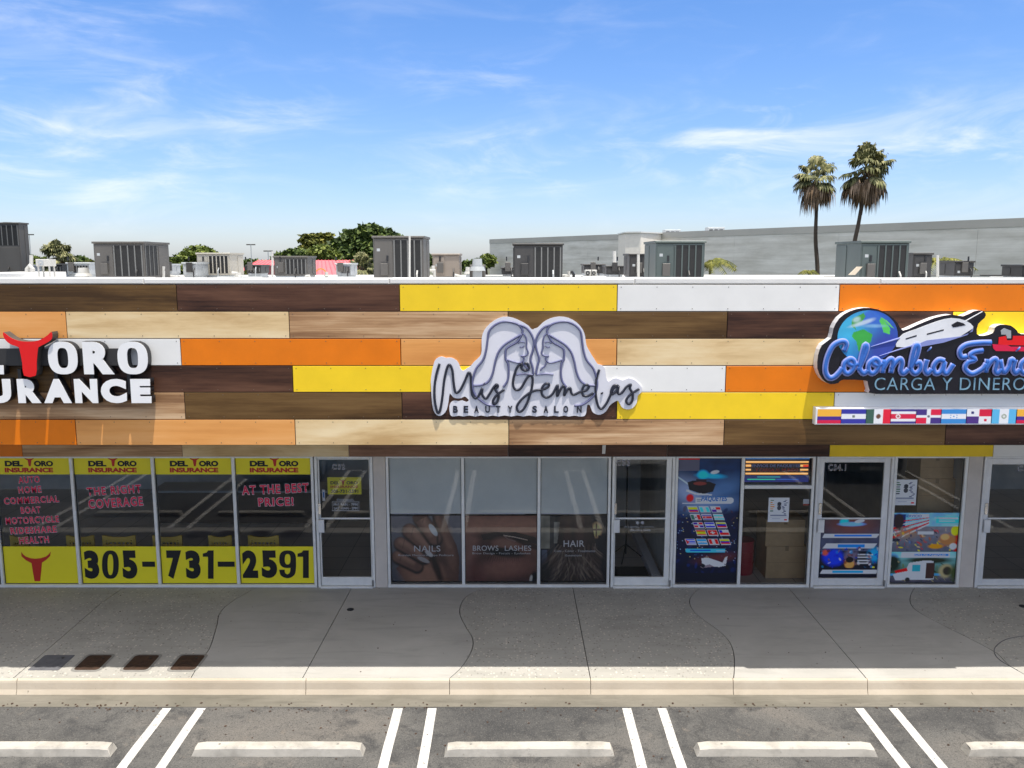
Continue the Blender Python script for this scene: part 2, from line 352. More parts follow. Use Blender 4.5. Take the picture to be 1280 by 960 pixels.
# ------------------------------------------------------------------ object helpers
def tag(o, label=None, cat=None, group=None, kind=None):
    for k, v in (('label', label), ('category', cat), ('group', group), ('kind', kind)):
        if v: o[k] = v
    return o
def empty(name, loc, label, cat, group=None, rz=0):
    o = bpy.data.objects.new(name, None); C.objects.link(o); o.location = loc; o.rotation_euler = (0, 0, rz)
    return tag(o, label, cat, group)
def world_off(par):
    v = Vector((0, 0, 0))
    while par is not None: v = v + par.location; par = par.parent
    return v
def link(me, name, par=None):
    o = bpy.data.objects.new(name, me); C.objects.link(o)
    if par is not None: o.parent = par
    return o
class MB:
    def __init__(s): s.v = []; s.f = []; s.smooth = False
    def add(s, vs, fs):
        b = len(s.v); s.v += [tuple(v) for v in vs]; s.f += [tuple(b + i for i in f) for f in fs]; return s
    def box(s, x0, x1, y0, y1, z0, z1):
        return s.add([(x0, y0, z0), (x1, y0, z0), (x1, y1, z0), (x0, y1, z0), (x0, y0, z1), (x1, y0, z1), (x1, y1, z1), (x0, y1, z1)],
                     [(0, 3, 2, 1), (4, 5, 6, 7), (0, 1, 5, 4), (1, 2, 6, 5), (2, 3, 7, 6), (3, 0, 4, 7)])
    def cbox(s, x0, x1, y0, y1, z0, z1, c=.01):
        """box with chamfered front, used for frames and panels"""
        x = [x0, x1]; vs = []
        vs += [(x0 + c, y0, z0 + c), (x1 - c, y0, z0 + c), (x1 - c, y0, z1 - c), (x0 + c, y0, z1 - c)]
        vs += [(x0, y0 + c, z0), (x1, y0 + c, z0), (x1, y0 + c, z1), (x0, y0 + c, z1)]
        vs += [(x0, y1, z0), (x1, y1, z0), (x1, y1, z1), (x0, y1, z1)]
        return s.add(vs, [(0, 1, 2, 3), (4, 5, 1, 0), (5, 6, 2, 1), (6, 7, 3, 2), (7, 4, 0, 3), (8, 9, 5, 4), (9, 10, 6, 5), (10, 11, 7, 6), (11, 8, 4, 7), (11, 10, 9, 8)])
    def prism_xz(s, pts, y0, y1):
        """polygon in x,z extruded from y0 (front) to y1"""
        n = len(pts); vs = [(x, y0, z) for x, z in pts] + [(x, y1, z) for x, z in pts]
        ar = sum(pts[i][0] * pts[(i + 1) % n][1] - pts[(i + 1) % n][0] * pts[i][1] for i in range(n))
        idx = list(range(n)) if ar > 0 else list(range(n))[::-1]
        fs = [tuple(idx), tuple(i + n for i in idx[::-1])]
        for k in range(n):
            a, b = idx[k], idx[(k + 1) % n]; fs.append((b, a, a + n, b + n))
        return s.add(vs, fs)
    def prism_xy(s, pts, z0, z1):
        n = len(pts); vs = [(x, y, z0) for x, y in pts] + [(x, y, z1) for x, y in pts]
        ar = sum(pts[i][0] * pts[(i + 1) % n][1] - pts[(i + 1) % n][0] * pts[i][1] for i in range(n))
        idx = list(range(n)) if ar > 0 else list(range(n))[::-1]
        fs = [tuple(i + n for i in idx), tuple(idx[::-1])]
        for k in range(n):
            a, b = idx[k], idx[(k + 1) % n]; fs.append((a, b, b + n, a + n))
        return s.add(vs, fs)
    def tube(s, pts, r, seg=6, sy=1.0, caps=True):
        """round tube through 3D points; r number or list; sy squashes in world Y"""
        pts = [Vector(p) for p in pts]; n = len(pts); b0 = len(s.v); vs = []; fs = []
        for i, p in enumerate(pts):
            d = (pts[min(i + 1, n - 1)] - pts[max(i - 1, 0)])
            d = d.normalized() if d.length > 1e-9 else Vector((0, 0, 1))
            ref = Vector((0, 1, 0)) if abs(d.y) < .9 else Vector((1, 0, 0))
            u = d.cross(ref).normalized(); w = u.cross(d).normalized()
            rr = r[i] if isinstance(r, (list, tuple)) else r
            for k in range(seg):
                a = 2 * math.pi * k / seg; o = u * math.cos(a) * rr + w * math.sin(a) * rr; o.y *= sy
                vs.append(p + o)
        for i in range(n - 1):
            for k in range(seg):
                a = i * seg + k; b = i * seg + (k + 1) % seg; fs.append((a, b, b + seg, a + seg))
        if caps: fs.append(tuple(range(seg))[::-1]); fs.append(tuple((n - 1) * seg + k for k in range(seg)))
        return s.add(vs, fs)
    def cyl(s, c, r, h, seg=16, axis='z', r2=None):
        r2 = r if r2 is None else r2; x, y, z = c; vs = []
        for rr, t in ((r, 0), (r2, h)):
            for k in range(seg):
                a = 2 * math.pi * k / seg; ca, sa = math.cos(a) * rr, math.sin(a) * rr
                vs.append((x + ca, y + sa, z + t) if axis == 'z' else (x + ca, y + t, z - sa) if axis == 'y' else (x + t, y + ca, z + sa))
        fs = [tuple(range(seg))[::-1], tuple(seg + k for k in range(seg))] + [(k, (k + 1) % seg, seg + (k + 1) % seg, seg + k) for k in range(seg)]
        return s.add(vs, fs)
    def mesh(s, name, mat, off=None):
        me = bpy.data.meshes.new(name); o = off or Vector((0, 0, 0))
        me.from_pydata([(v[0] - o.x, v[1] - o.y, v[2] - o.z) for v in s.v], [], s.f); me.update()
        if mat is not None: me.materials.append(mat)
        if s.smooth: me.shade_smooth()
        return me
    def build(s, name, mat, par=None, local=False):
        """vertices are world coordinates unless local"""
        off = Vector((0, 0, 0)) if (par is None or local) else world_off(par)
        return link(s.mesh(name, mat, off), name, par)
def struct(name, mb, mat, **k):
    o = mb.build(name, mat); o['kind'] = 'structure'
    for a, b in k.items(): o[a] = b
    return o
def copy_tree(o, par=None):
    c = o.copy(); C.objects.link(c); c.parent = par
    for ch in list(o.children): copy_tree(ch, c)
    return c
def smooth_path(pts, n=6):
    out = []
    for i in range(len(pts) - 1):
        p0 = pts[max(i - 1, 0)]; p1 = pts[i]; p2 = pts[i + 1]; p3 = pts[min(i + 2, len(pts) - 1)]
        for k in range(n):
            t = k / n
            out.append(tuple(.5 * ((2 * p1[j]) + (-p0[j] + p2[j]) * t + (2 * p0[j] - 5 * p1[j] + 4 * p2[j] - p3[j]) * t * t + (-p0[j] + 3 * p1[j] - 3 * p2[j] + p3[j]) * t ** 3) for j in range(len(p1))))
    out.append(tuple(pts[-1])); return out
def smooth_closed(pts, n=4):
    m = len(pts); out = []
    for i in range(m):
        p0, p1, p2, p3 = pts[i - 1], pts[i], pts[(i + 1) % m], pts[(i + 2) % m]
        for k in range(n):
            t = k / n
            out.append(tuple(.5 * ((2 * p1[j]) + (-p0[j] + p2[j]) * t + (2 * p0[j] - 5 * p1[j] + 4 * p2[j] - p3[j]) * t * t + (-p0[j] + 3 * p1[j] - 3 * p2[j] + p3[j]) * t ** 3) for j in range(2)))
    return out

def text_mesh(s, bold=0.0, extrude=0.0, shear=0.0, space=1.0, res=5):
    cu = bpy.data.curves.new('lettering', 'FONT'); cu.body = s; cu.size = 1; cu.offset = bold; cu.extrude = extrude
    cu.shear = shear; cu.space_character = space; cu.resolution_u = res
    ob = bpy.data.objects.new('lettering', cu); me = bpy.data.meshes.new_from_object(ob)
    bpy.data.objects.remove(ob); bpy.data.curves.remove(cu); return me
def text(name, s, box, Y, mat, par, bold=0.0, depth=0.0, rot=0.0, shear=0.0, space=1.0, pxbox=True, grow=0.0, like=None):
    """lettering fitted to a photo box (x0,y0,x1,y1) on the plane Y, front face at Y-depth"""
    me = text_mesh(s, bold, .5 if depth else 0, shear, space)
    if pxbox:
        x0, z1 = P(box[0], box[1], Y); x1, z0 = P(box[2], box[3], Y)
    else: x0, z0, x1, z1 = box
    x0 -= grow; x1 += grow; z0 -= grow; z1 += grow
    n = len(me.vertices); co = np.empty(n * 3, 'f'); me.vertices.foreach_get('co', co); co = co.reshape(-1, 3)
    mn, mx = co.min(0), co.max(0)
    if like is not None:      # share the placement of the same words at another weight
        m2 = text_mesh(s, like, 0, shear, space); c2 = np.empty(len(m2.vertices) * 3, 'f'); m2.vertices.foreach_get('co', c2); c2 = c2.reshape(-1, 3); mn[:2], mx[:2] = c2.min(0)[:2], c2.max(0)[:2]; bpy.data.meshes.remove(m2)
    X = x0 + (co[:, 0] - mn[0]) / max(mx[0] - mn[0], 1e-6) * (x1 - x0); Z = z0 + (co[:, 1] - mn[1]) / max(mx[1] - mn[1], 1e-6) * (z1 - z0)
    if rot:
        cx, cz = (x0 + x1) / 2, (z0 + z1) / 2; ca, sa = math.cos(R(rot)), math.sin(R(rot))
        X, Z = cx + (X - cx) * ca - (Z - cz) * sa, cz + (X - cx) * sa + (Z - cz) * ca
    Yv = np.full(n, Y, 'f') if not depth else Y - (co[:, 2] - mn[2]) / max(mx[2] - mn[2], 1e-6) * depth
    off = world_off(par) if par is not None else Vector((0, 0, 0))
    out = np.stack([X - off.x, Yv - off.y, Z - off.z], 1).astype('f'); me.vertices.foreach_set('co', out.ravel()); me.update()
    me.materials.clear(); me.materials.append(mat); me.name = name
    return link(me, name, par)

# ------------------------------------------------------------------ little painter for flat printed pictures
class Cv:
    def __init__(s, w, h, col=(0, 0, 0)):
        s.w, s.h = w, h; s.a = np.zeros((h, w, 3)); s.a[:] = s2l(col)
        yy, xx = np.mgrid[0:h, 0:w]; s.x = (xx + .5) / w; s.y = (yy + .5) / h; s.asp = w / h
    def put(s, m, col, al=1.0):
        m = np.clip(m, 0, 1)[..., None] * al; s.a = s.a * (1 - m) + np.array(s2l(col)) * m; return s
    def vg(s, y0, y1, c0, c1, al=1.0):
        t = np.clip((s.y - y0) / (y1 - y0), 0, 1)[..., None]; m = ((s.y >= y0) & (s.y <= y1))[..., None] * al
        s.a = s.a * (1 - m) + (np.array(s2l(c0)) * (1 - t) + np.array(s2l(c1)) * t) * m; return s
    def rect(s, x0, y0, x1, y1, col, al=1.0): return s.put(((s.x >= x0) & (s.x <= x1) & (s.y >= y0) & (s.y <= y1)).astype(float), col, al)
    def ell(s, cx, cy, rx, ry, col, rot=0, soft=.15, al=1.0):
        dx = (s.x - cx) * s.asp; dy = s.y - cy; ca, sa = math.cos(R(rot)), math.sin(R(rot)); rx = rx * s.asp
        d = np.sqrt(((dx * ca + dy * sa) / rx) ** 2 + ((-dx * sa + dy * ca) / ry) ** 2)
        return s.put((1 + soft / 2 - d) / soft, col, al)
    def poly(s, pts, col, al=1.0):
        ins = np.zeros(s.x.shape, bool); n = len(pts)
        for i in range(n):
            (x1, y1), (x2, y2) = pts[i], pts[(i + 1) % n]
            if y1 == y2: continue
            c = ((s.y < y1) != (s.y < y2)) & (s.x < (x2 - x1) * (s.y - y1) / (y2 - y1) + x1); ins ^= c
        return s.put(ins.astype(float), col, al)
    def line(s, pts, wd, col, al=1.0, soft=.5):
        D = np.full(s.x.shape, 9.0)
        for (x1, y1), (x2, y2) in zip(pts, pts[1:]):
            ax, ay, bx, by = x1 * s.asp, y1, x2 * s.asp, y2; px, py = s.x * s.asp, s.y
            L2 = (bx - ax) ** 2 + (by - ay) ** 2 + 1e-12; t = np.clip(((px - ax) * (bx - ax) + (py - ay) * (by - ay)) / L2, 0, 1)
            D = np.minimum(D, np.hypot(px - ax - t * (bx - ax), py - ay - t * (by - ay)))
        return s.put((wd * (1 + soft / 2) - D) / (wd * soft), col, al)
    def noise(s, amt, cell=6, seed=0):
        rg = np.random.RandomState(seed); g = rg.rand(s.h // cell + 3, s.w // cell + 3)
        fy = s.y * (s.h / cell); fx = s.x * (s.w / cell); iy = fy.astype(int); ix = fx.astype(int); ty = fy - iy; tx = fx - ix
        n = (g[iy, ix] * (1 - tx) + g[iy, ix + 1] * tx) * (1 - ty) + (g[iy + 1, ix] * (1 - tx) + g[iy + 1, ix + 1] * tx) * ty
        s.a *= (1 + (n - .5) * 2 * amt)[..., None]; return s
    def sheet(s, name, box, Y, par=None, mat=None, pxbox=True):
        """hang the picture as a flat sheet on plane Y in the photo box"""
        if pxbox: x0, z1 = P(box[0], box[1], Y); x1, z0 = P(box[2], box[3], Y)
        else: x0, z0, x1, z1 = box
        return s.grid(name, lambda u, v: (x0 + (x1 - x0) * u, Y + 0 * u, z1 + (z0 - z1) * v), par, mat)
    def grid(s, name, fn, par=None, mat=None):
        w, h = s.w, s.h; u = (np.arange(w) / (w - 1))[None, :].repeat(h, 0).ravel(); v = (np.arange(h) / (h - 1))[:, None].repeat(w, 1).ravel()
        X, Yv, Z = fn(u, v); off = world_off(par) if par is not None else Vector((0, 0, 0))
        co = np.stack([X - off.x, Yv - off.y, Z - off.z], 1).astype('f')
        i = (np.arange(h - 1)[:, None] * w + np.arange(w - 1)[None, :]).ravel()
        q = np.stack([i, i + w, i + w + 1, i + 1], 1).astype('i')
        me = bpy.data.meshes.new(name); me.vertices.add(len(co)); me.vertices.foreach_set('co', co.ravel())
        me.loops.add(q.size); me.loops.foreach_set('vertex_index', q.ravel()); me.polygons.add(len(q))
        me.polygons.foreach_set('loop_start', (np.arange(len(q)) * 4).astype('i'))
        me.update(calc_edges=True)
        ca = me.color_attributes.new('print', 'FLOAT_COLOR', 'POINT')
        col = np.concatenate([np.clip(s.a.reshape(-1, 3), 0, 1), np.ones((w * h, 1))], 1).astype('f'); ca.data.foreach_set('color', col.ravel())
        me.materials.append(mat or M['print']); return link(me, name, par)

M['wheelstop'] = worn('weathered white concrete', (.47, .44, .39), (.20, .18, .155), .60, .74, 16, 1.0)

# ================================================================== SETTING: ground, lot, kerb, pavement
m = MB(); m.add([(-400, -300, ZA - .03), (400, -300, ZA - .03), (400, 900, ZA - .03), (-400, 900, ZA - .03)], [(0, 1, 2, 3)]); struct('ground', m, M['ground'])
XL, XR = -13.0, 13.0
m = MB()
nx = 60
Y_A = G(640, 884, ZA)[1]
m.box(-60, 60, -45, Y_A, ZA - .02, ZA); lot = struct('parking_lot', m, M['asphalt'])
YK = G(640, 849.5, 0)[1]          # kerb nosing
m = MB(); segs = [XL + k * (XR - XL) / 9 for k in range(10)]
gutter = MB()
gutter.add([(XL, Y_A, ZA - .02), (XR, Y_A, ZA - .02), (XR, Y_A, ZA + .005), (XL, Y_A, ZA + .005), (XL, YK - .02, ZA - .012), (XR, YK - .02, ZA - .012)], [(0, 1, 2, 3), (3, 2, 5, 4)])
struct('gutter', gutter, M['gutter'])
# kerb: long pieces with a rounded nosing, butt jointed under the pavement joints
kerb_root = MB(); kerb_root.box(XL, XR, YK + .038, YK + .0395, ZA - .02, -.08); kr = struct('kerb', kerb_root, M['kerb'])
kj = [XL, G(140, 850)[0] - 4.4, G(20, 850)[0], G(378, 858)[0], G(562, 849)[0], G(740, 858)[0], G(917, 850)[0], G(1092, 858)[0], G(1092, 858)[0] + 2.5, XR]
prof = [(YK - .035, ZA - .012), (YK - .012, ZA + .05), (YK, -.045), (YK + .008, -.018), (YK + .022, -.004), (YK + .036, 0), (YK + .037, -.02), (YK + .037, ZA)]
for a, b in zip(kj, kj[1:]):
    k = MB(); n = len(prof); k.add([(a + .004, y, z) for y, z in prof] + [(b - .004, y, z) for y, z in prof],
        [(i, i + n, i + 1 + n, i + 1) for i in range(n - 1)] + [(n - 1, 2 * n - 1, n, 0), tuple(range(n)), tuple(range(2 * n - 1, n - 1, -1))])
    k.build('kerb_stone', M['kerb'], kr)
# pavement: slabs parted by straight and winding joints
YP0 = YK + .040; YP1 = YS + .02
pav = MB(); pav.box(XL, XR, YP0, YP1 + .05, ZA, -.022); pv = struct('pavement', pav, M['backing'])
def gj(pts, curved=False):
    p = [G(*q) for q in pts]
    if curved: p = smooth_path(p, 5)
    p = sorted(p, key=lambda q: -q[1]); out = []
    for i, q in enumerate(p):
        if i == 0 or q[1] < out[-1][1] - .01: out.append(q)
    top = (out[0][0] + (out[0][0] - out[1][0]) * (YP1 - out[0][1]) / max(out[0][1] - out[1][1], .05), YP1)
    if abs(top[0] - out[0][0]) > .3: top = (out[0][0], YP1)
    bot = (out[-1][0] + (out[-1][0] - out[-2][0]) * (out[-1][1] - YP0) / max(out[-2][1] - out[-1][1], .05), YP0)
    if abs(bot[0] - out[-1][0]) > .3: bot = (out[-1][0], YP0)
    return [top] + [q for q in out if YP0 + .01 < q[1] < YP1 - .01] + [bot]
joints = [
    [(XL, YP1), (XL, YP0)],
    gj([(152, 736), (125, 755), (65, 807), (15, 849)]),
    gj([(318, 736), (290, 752), (275, 766), (271, 782), (263, 808), (254, 822), (240, 845)], True),
    gj([(440, 734), (378, 848)]),
    gj([(600, 736), (583, 746), (576, 756), (575, 768), (582, 783), (590, 796), (591, 808), (585, 822), (576, 835), (562, 848)], True),
    gj([(716, 734), (738, 848)]),
    gj([(877, 734), (866, 743), (862, 752), (867, 764), (880, 775), (898, 788), (911, 801), (917, 816), (918, 833), (917, 848)], True),
    gj([(985, 734), (1083, 848)]),
    gj([(1143, 735), (1138, 745), (1139, 756), (1150, 766), (1180, 782), (1212, 798), (1245, 816), (1262, 832), (1290, 848)], True),
    [(XR, YP1), (XR, YP0)]]
kinds = ['aggr', 'aggr', 'conc', 'conc', 'aggr', 'aggr', 'conc', 'conc', 'aggr']
g = .006
for (a, b, kd) in zip(joints, joints[1:], kinds):
    poly = [(x + g, y) for x, y in a] + [(x - g, y) for x, y in b[::-1]]
    s = MB(); s.prism_xy(poly, -.07, 0); s.build('pavement_slab', M[kd], pv)
# curved inlaid ring joint at the far right
ring = [G(*q) for q in [(1300, 793), (1262, 798), (1246, 807), (1243, 816), (1251, 826), (1272, 838)]]
r_ = MB(); sp = smooth_path([(x, y, .0015) for x, y in ring], 5); r_.tube(sp, .006, 6); r_.build('joint_groove', M['conclid'], pv)

# parking bay lines
def line_on_ground(pa, pb, w, name):
    d = (Vector(pb) - Vector(pa)).normalized(); n = Vector((-d.y, d.x)) * w / 2
    q = [Vector(pa) + n, Vector(pb) + n, Vector(pb) - n, Vector(pa) - n]; m = MB()
    k = 12; rg = random.Random(int(pa[0] * 100)); vs = []
    for i in range(k + 1):
        c = Vector(pa).lerp(Vector(pb), i / k); e = rg.uniform(-.004, .004); vs += [(c.x + n.x + e, c.y + n.y, ZA + .004), (c.x - n.x + e, c.y - n.y, ZA + .004)]
    m.add(vs, [(2 * i, 2 * i + 1, 2 * i + 3, 2 * i + 2) for i in range(k)])
    return struct(name, m, M['paintline'])
for x in (-10.0, -9.6, -7.2, -6.8, -4.33, -3.90, -1.43, -1.0, 1.44, 1.88, 4.36, 4.78, 7.25, 7.68, 10.1, 10.5):
    line_on_ground((x, Y_A - .03), (x, 4.95), .112, 'parking_line')
for x0, x1 in ((-10, -9.6), (-7.2, -6.8), (-4.33, -3.90), (-1.43, -1.0), (1.44, 1.88), (4.36, 4.78), (7.25, 7.68)):
    line_on_ground((x0 - .05, 4.93), (x1 + .05, 4.93), .06, 'parking_line')

# wheel stops
def wheel_stop(x, L, label, rz=0):
    y0 = G(640, 946, ZA)[1]
    t = empty('wheel_stop', (x, y0, ZA + .001), label, 'wheel stop', 'concrete wheel stops at the head of the parking bays', R(rz))
    m = MB(); h = .105; w = .17; n = 14; rg = random.Random(int(x * 50) + 5)
    secs = []
    for i in range(n + 1):
        u = -L / 2 + L * i / n; e = 0.0
        if i == 0: u += 0; hh = h * .96
        k = rg.uniform(-.004, .004); k2 = rg.uniform(-.003, .002)
        top = 1 if 0 < i < n else .86
        xe = u
        secs.append([(xe, 0 + k, 0), (xe, .015 + k, h * .8 * top), (xe, .035, h * top + k2), (xe, w - .035, h * top + k2), (xe, w - .01, h * .8 * top), (xe, w, 0)])
    # sloped ends
    for j in range(1, 5):
        for si, sg in ((0, 1), (n, -1)):
            p = secs[si][j]; secs[si][j] = (p[0] + sg * .035, p[1], p[2])
    vs = [p for s_ in secs for p in s_]; fs = []
    for i in range(n):
        for j in range(5): a = i * 6 + j; fs.append((a, a + 6, a + 7, a + 1))
        fs.append((i * 6 + 5, i * 6 + 11, i * 6 + 6, i * 6))
    fs += [tuple(range(6)), tuple(range(n * 6 + 5, n * 6 - 1, -1))]
    m.add(vs, [tuple(f) for f in fs]); m.build('concrete_bar', M['wheelstop'], t, local=True)
    for sx in (-L / 2 + .3, L / 2 - .3):
        c = MB(); c.cyl((sx, w / 2, h - .002), .014, .004, 10); c.build('anchor_pin', M['castrim'], t, local=True)
    return t
wheel_stop((35 - 640) * .00912, 1.93, 'white concrete wheel stop cut by the left edge of the photo')
wheel_stop((348 - 640) * .00912, 1.95, 'white concrete wheel stop with dirty lower edge, in front of the yellow window numbers')
wheel_stop((661.5 - 640) * .00912, 1.93, 'white concrete wheel stop below the salon windows, middle one of the row', .3)
wheel_stop((982 - 640) * .00912, 2.05, 'white concrete wheel stop below the cargo shop, between two pairs of lines', -.2)
wheel_stop((1314 - 640) * .00912, 1.95, 'white concrete wheel stop cut by the right edge of the photo')
wheel_stop(-8.2, 1.93, 'white concrete wheel stop far left beyond the first bay')

# covers in the pavement
def cover(px0, px1, lab, name, dark):
    x0, y1 = G((px0 + 20), 819); x1, _ = G(px1 + 20, 819)
    xa, ya = G(px0, 838); xb, _ = G(px1, 838)
    cx = (G(px0 + 12, 828)[0] + G(px1 + 0, 828)[0]) / 2; w = (xb - xa) * .93; d = y1 - ya
    t = empty(name, (cx, ya, 0), lab, 'utility cover', 'meter box covers in a row in the pavement')
    def rr(x0, x1, y0, y1, r):
        out = []
        for (qx, qy, a0) in ((x1 - r, y1 - r, 0), (x0 + r, y1 - r, 90), (x0 + r, y0 + r, 180), (x1 - r, y0 + r, 270)):
            for k in range(4): out.append((qx + r * math.cos(R(a0 + 30 * k)), qy + r * math.sin(R(a0 + 30 * k))))
        return out
    if dark:
        m = MB(); o = rr(-w / 2 - .035, w / 2 + .035, -.035, d + .035, .07); i = rr(-w / 2, w / 2, 0, d, .05); n = len(o)
        m.add([(x, y, .004) for x, y in o] + [(x, y, .006) for x, y in i] + [(x, y, -.03) for x, y in i], [(k, (k + 1) % n, (k + 1) % n + n, k + n) for k in range(n)] + [(k + n, (k + 1) % n + n, (k + 1) % n + 2 * n, k + 2 * n) for k in range(n)])
        m.build('rim', M['castrim'], t, local=True)
        p = MB(); p.prism_xy(i, -.001, .0025)
        for k in range(5): p.box(-w / 2 + .06, w / 2 - .06, .06 + k * (d - .12) / 5, .075 + k * (d - .12) / 5, .0024, .005)
        p.build('lid', M['castiron'], t, local=True)
    else:
        p = MB(); p.prism_xy(rr(-w / 2, w / 2, 0, d, .02), -.02, .004); p.build('lid', M['conclid'], t, local=True)
    h = MB(); h.cyl((w * .2, d * .8, .004), .018, .003, 8); h.build('lifting_hole', M['black'], t, local=True)
cover(38, 80, 'plain dark grey concrete cover at the left end of the row', 'concrete_cover', False)
cover(94, 128, 'rusty brown meter cover next to the plain grey cover', 'meter_cover', True)
cover(154, 188, 'middle rusty brown cover with rounded rim, third in the row', 'meter_cover', True)
cover(212, 246, 'rusty brown cover at the right end, touching the winding joint', 'meter_cover', True)
x, y = G(438, 762); m = MB(); m.cyl((x, y, .001), .055, .006, 20); tag(m.build('cleanout_cap', M['black']), 'small round black cap set in the pavement before the left door', 'cleanout cap')
x, y = G(1279, 758); m = MB(); m.cyl((x, y, .001), .06, .006, 20); tag(m.build('cleanout_cap', M['black']), 'small round black cap at the right edge of the pavement', 'cleanout cap')

# grit, leaves and gum
rg = random.Random(77); gr = MB()
for k in range(420):
    x = rg.uniform(-8, 8); z_, y = rg.choice([(ZA, rg.uniform(8.4, Y_A)), (ZA, rg.uniform(Y_A - .12, Y_A)), (0, rg.uniform(YK + .2, YS - .2)), (ZA + .004, rg.uniform(Y_A + .01, Y_A + .1))]); r = rg.uniform(.005, .016) * (.7 if z_ == 0 else 1); a_ = rg.uniform(0, 3)
    gr.add([(x + r * 1.5 * math.cos(a_), y + r * 1.5 * math.sin(a_), z_ + .003), (x - r * math.sin(a_), y + r * math.cos(a_), z_ + .006 + r * .3), (x - r * 1.5 * math.cos(a_), y - r * 1.5 * math.sin(a_), z_ + .003), (x + r * math.sin(a_), y - r * math.cos(a_), z_ + .003)], [(0, 1, 2, 3)])
go = gr.build('ground_litter', M['castiron']); tag(go, 'small dark grit and leaf bits lying on the pavement and lot', 'litter', kind='stuff')

# ================================================================== THE BUILDING
bld = empty('retail_building', (0, YF, 0), 'long single storey shop building with colourful board fascia and white coping', 'building')
rowy = [355.5, 389.3, 423.2, 457.0, 490.3, 524.3, 556.6]
rows = [
    [(-333, 'zebra'), (-56, 'walnut'), (221, 'redwalnut'), (499.5, 'yellow'), (771.5, 'white'), (1049, 'orange'), (1327, 'maple'), (1604, 'walnut'), 1881],
    [(-470, 'orange'), (-194, 'peach'), (83, 'maple'), (361.5, 'zebra'), (635, 'walnut'), (909, 'redwalnut'), (1190, 'yellow'), (1467, 'white'), 1744],
    [(-328, 'maple'), (-51, 'white'), (226, 'orange'), (501, 'peach'), (771, 'maple'), (1048, 'peach'), (1325, 'walnut'), (1602, 'zebra'), 1879],
    [(-465, 'walnut'), (-188, 'walnut'), (88, 'redwalnut'), (366, 'yellow'), (635, 'white'), (907, 'orange'), (1184, 'redwalnut'), (1461, 'peach'), 1738],
    [(-323, 'white'), (-46, 'zebra'), (231, 'walnut'), (502.5, 'redwalnut'), (771, 'yellow'), (1042.5, 'white'), (1320, 'orange'), (1597, 'maple'), 1874],
    [(-459, 'maple'), (-182, 'orange'), (95, 'peach'), (369, 'maple'), (636, 'zebra'), (905, 'walnut'), (1182, 'redwalnut'), (1459, 'yellow'), 1736]]
ZT = P(640, rowy[0], YF)[1]; ZB = P(640, rowy[-1], YF)[1]
screws = MB()
for r in range(6):
    zt, zb = P(640, rowy[r], YF)[1], P(640, rowy[r + 1], YF)[1]; ym = (rowy[r] + rowy[r + 1]) / 2
    seq = rows[r]
    for i in range(len(seq) - 1):
        a = seq[i][0]; b = seq[i + 1][0] if i < len(seq) - 2 else seq[-1]
        x0, x1 = P(a, ym, YF)[0] + .005, P(b, ym, YF)[0] - .005; pr = random.uniform(0, .002)
        if x1 < XL + 1 or x0 > XR - 1: continue
        p = MB(); p.cbox(x0, x1, YF - pr, YF + .012, zb + .005, zt - .005, .0015); p.build('fascia_board', M[seq[i][1]], bld)
        n = 6
        for k in range(n + 1):
            xx = x0 + .04 + (x1 - x0 - .08) * k / n
            for zz in (zb + .032, zt - .032): screws.cyl((xx, YF - pr - .0025, zz), .0055, .003, 6, 'y')
so_ = screws.build('board_screws', M['screw'], bld); so_['kind'] = 'stuff'
m = MB(); m.box(XL, XR, YF + .013, YF + .14, ZB - .001, ZT + .02); m.build('fascia_backing', M['backing'], bld)
zc = P(640, 347.5, YF)[1]
m = MB(); n = 9
for k in range(n):
    a, b = XL + (XR - XL) * k / n, XL + (XR - XL) * (k + 1) / n
    c = MB(); c.cbox(a + .002, b - .002, YF - .004, YF + .34, ZT + .004, zc + random.uniform(-.004, .004), .012); c.build('coping', M['coping'], bld)
ZR = 4.79
m = MB(); m.box(XL, XR, YF + .34, 33.2, ZR - .3, ZR); m.build('roof', M['roofwhite'], bld)
m = MB(); m.box(XL, XR, YF + .142, YS - .02, ZB + .03, ZB + .08); m.build('soffit', M['soffit'], bld)
# beam ends under the soffit
for px in (758,):
    x, z = P(px, 560, YS - .5); z0 = P(px, 571, YS - .1)[1]
    c = MB(); c.add([(x - .02, YS - .6, ZB + .03), (x + .03, YS - .6, ZB + .03), (x + .03, YS - .05, ZB + .03), (x - .02, YS - .05, ZB + .03), (x + .03, YS - .05, z0), (x - .02, YS - .05, z0)],
              [(0, 1, 2, 3), (3, 2, 4, 5), (0, 3, 5), (1, 4, 2), (0, 5, 4, 1)]); c.build('bracket', M['coping'], bld)
# transom boards above the shop fronts
ztt = P(640, 545, YS)[1]; ztb = P(640, 569.5, YS)[1]
ts = [(-370, 'orange'), (-170, 'orange'), (31, 'zebra'), (230, 'maple'), (437, 'redoak'), (635, 'redwalnut'), (833, 'redwalnut'), (1035, 'yellow'), (1238.5, 'white'), (1440, 'walnut'), 1640]
M['transom_tan'] = M['zebra']
for i in range(len(ts) - 1):
    a = ts[i][0]; b = ts[i + 1][0] if i < len(ts) - 2 else ts[-1]
    x0, x1 = P(a, 562, YS)[0] + .004, P(b, 562, YS)[0] - .004
    p = MB(); p.cbox(x0, x1, YS - .075, YS - .06, ztb, ztt, .002); p.build('transom_board', M[ts[i][1]], bld)
m = MB(); m.box(XL, XR, YS - .055, YS + .1, ztb + .01, ZB + .028); m.build('upper_wall', M['stucco'], bld)
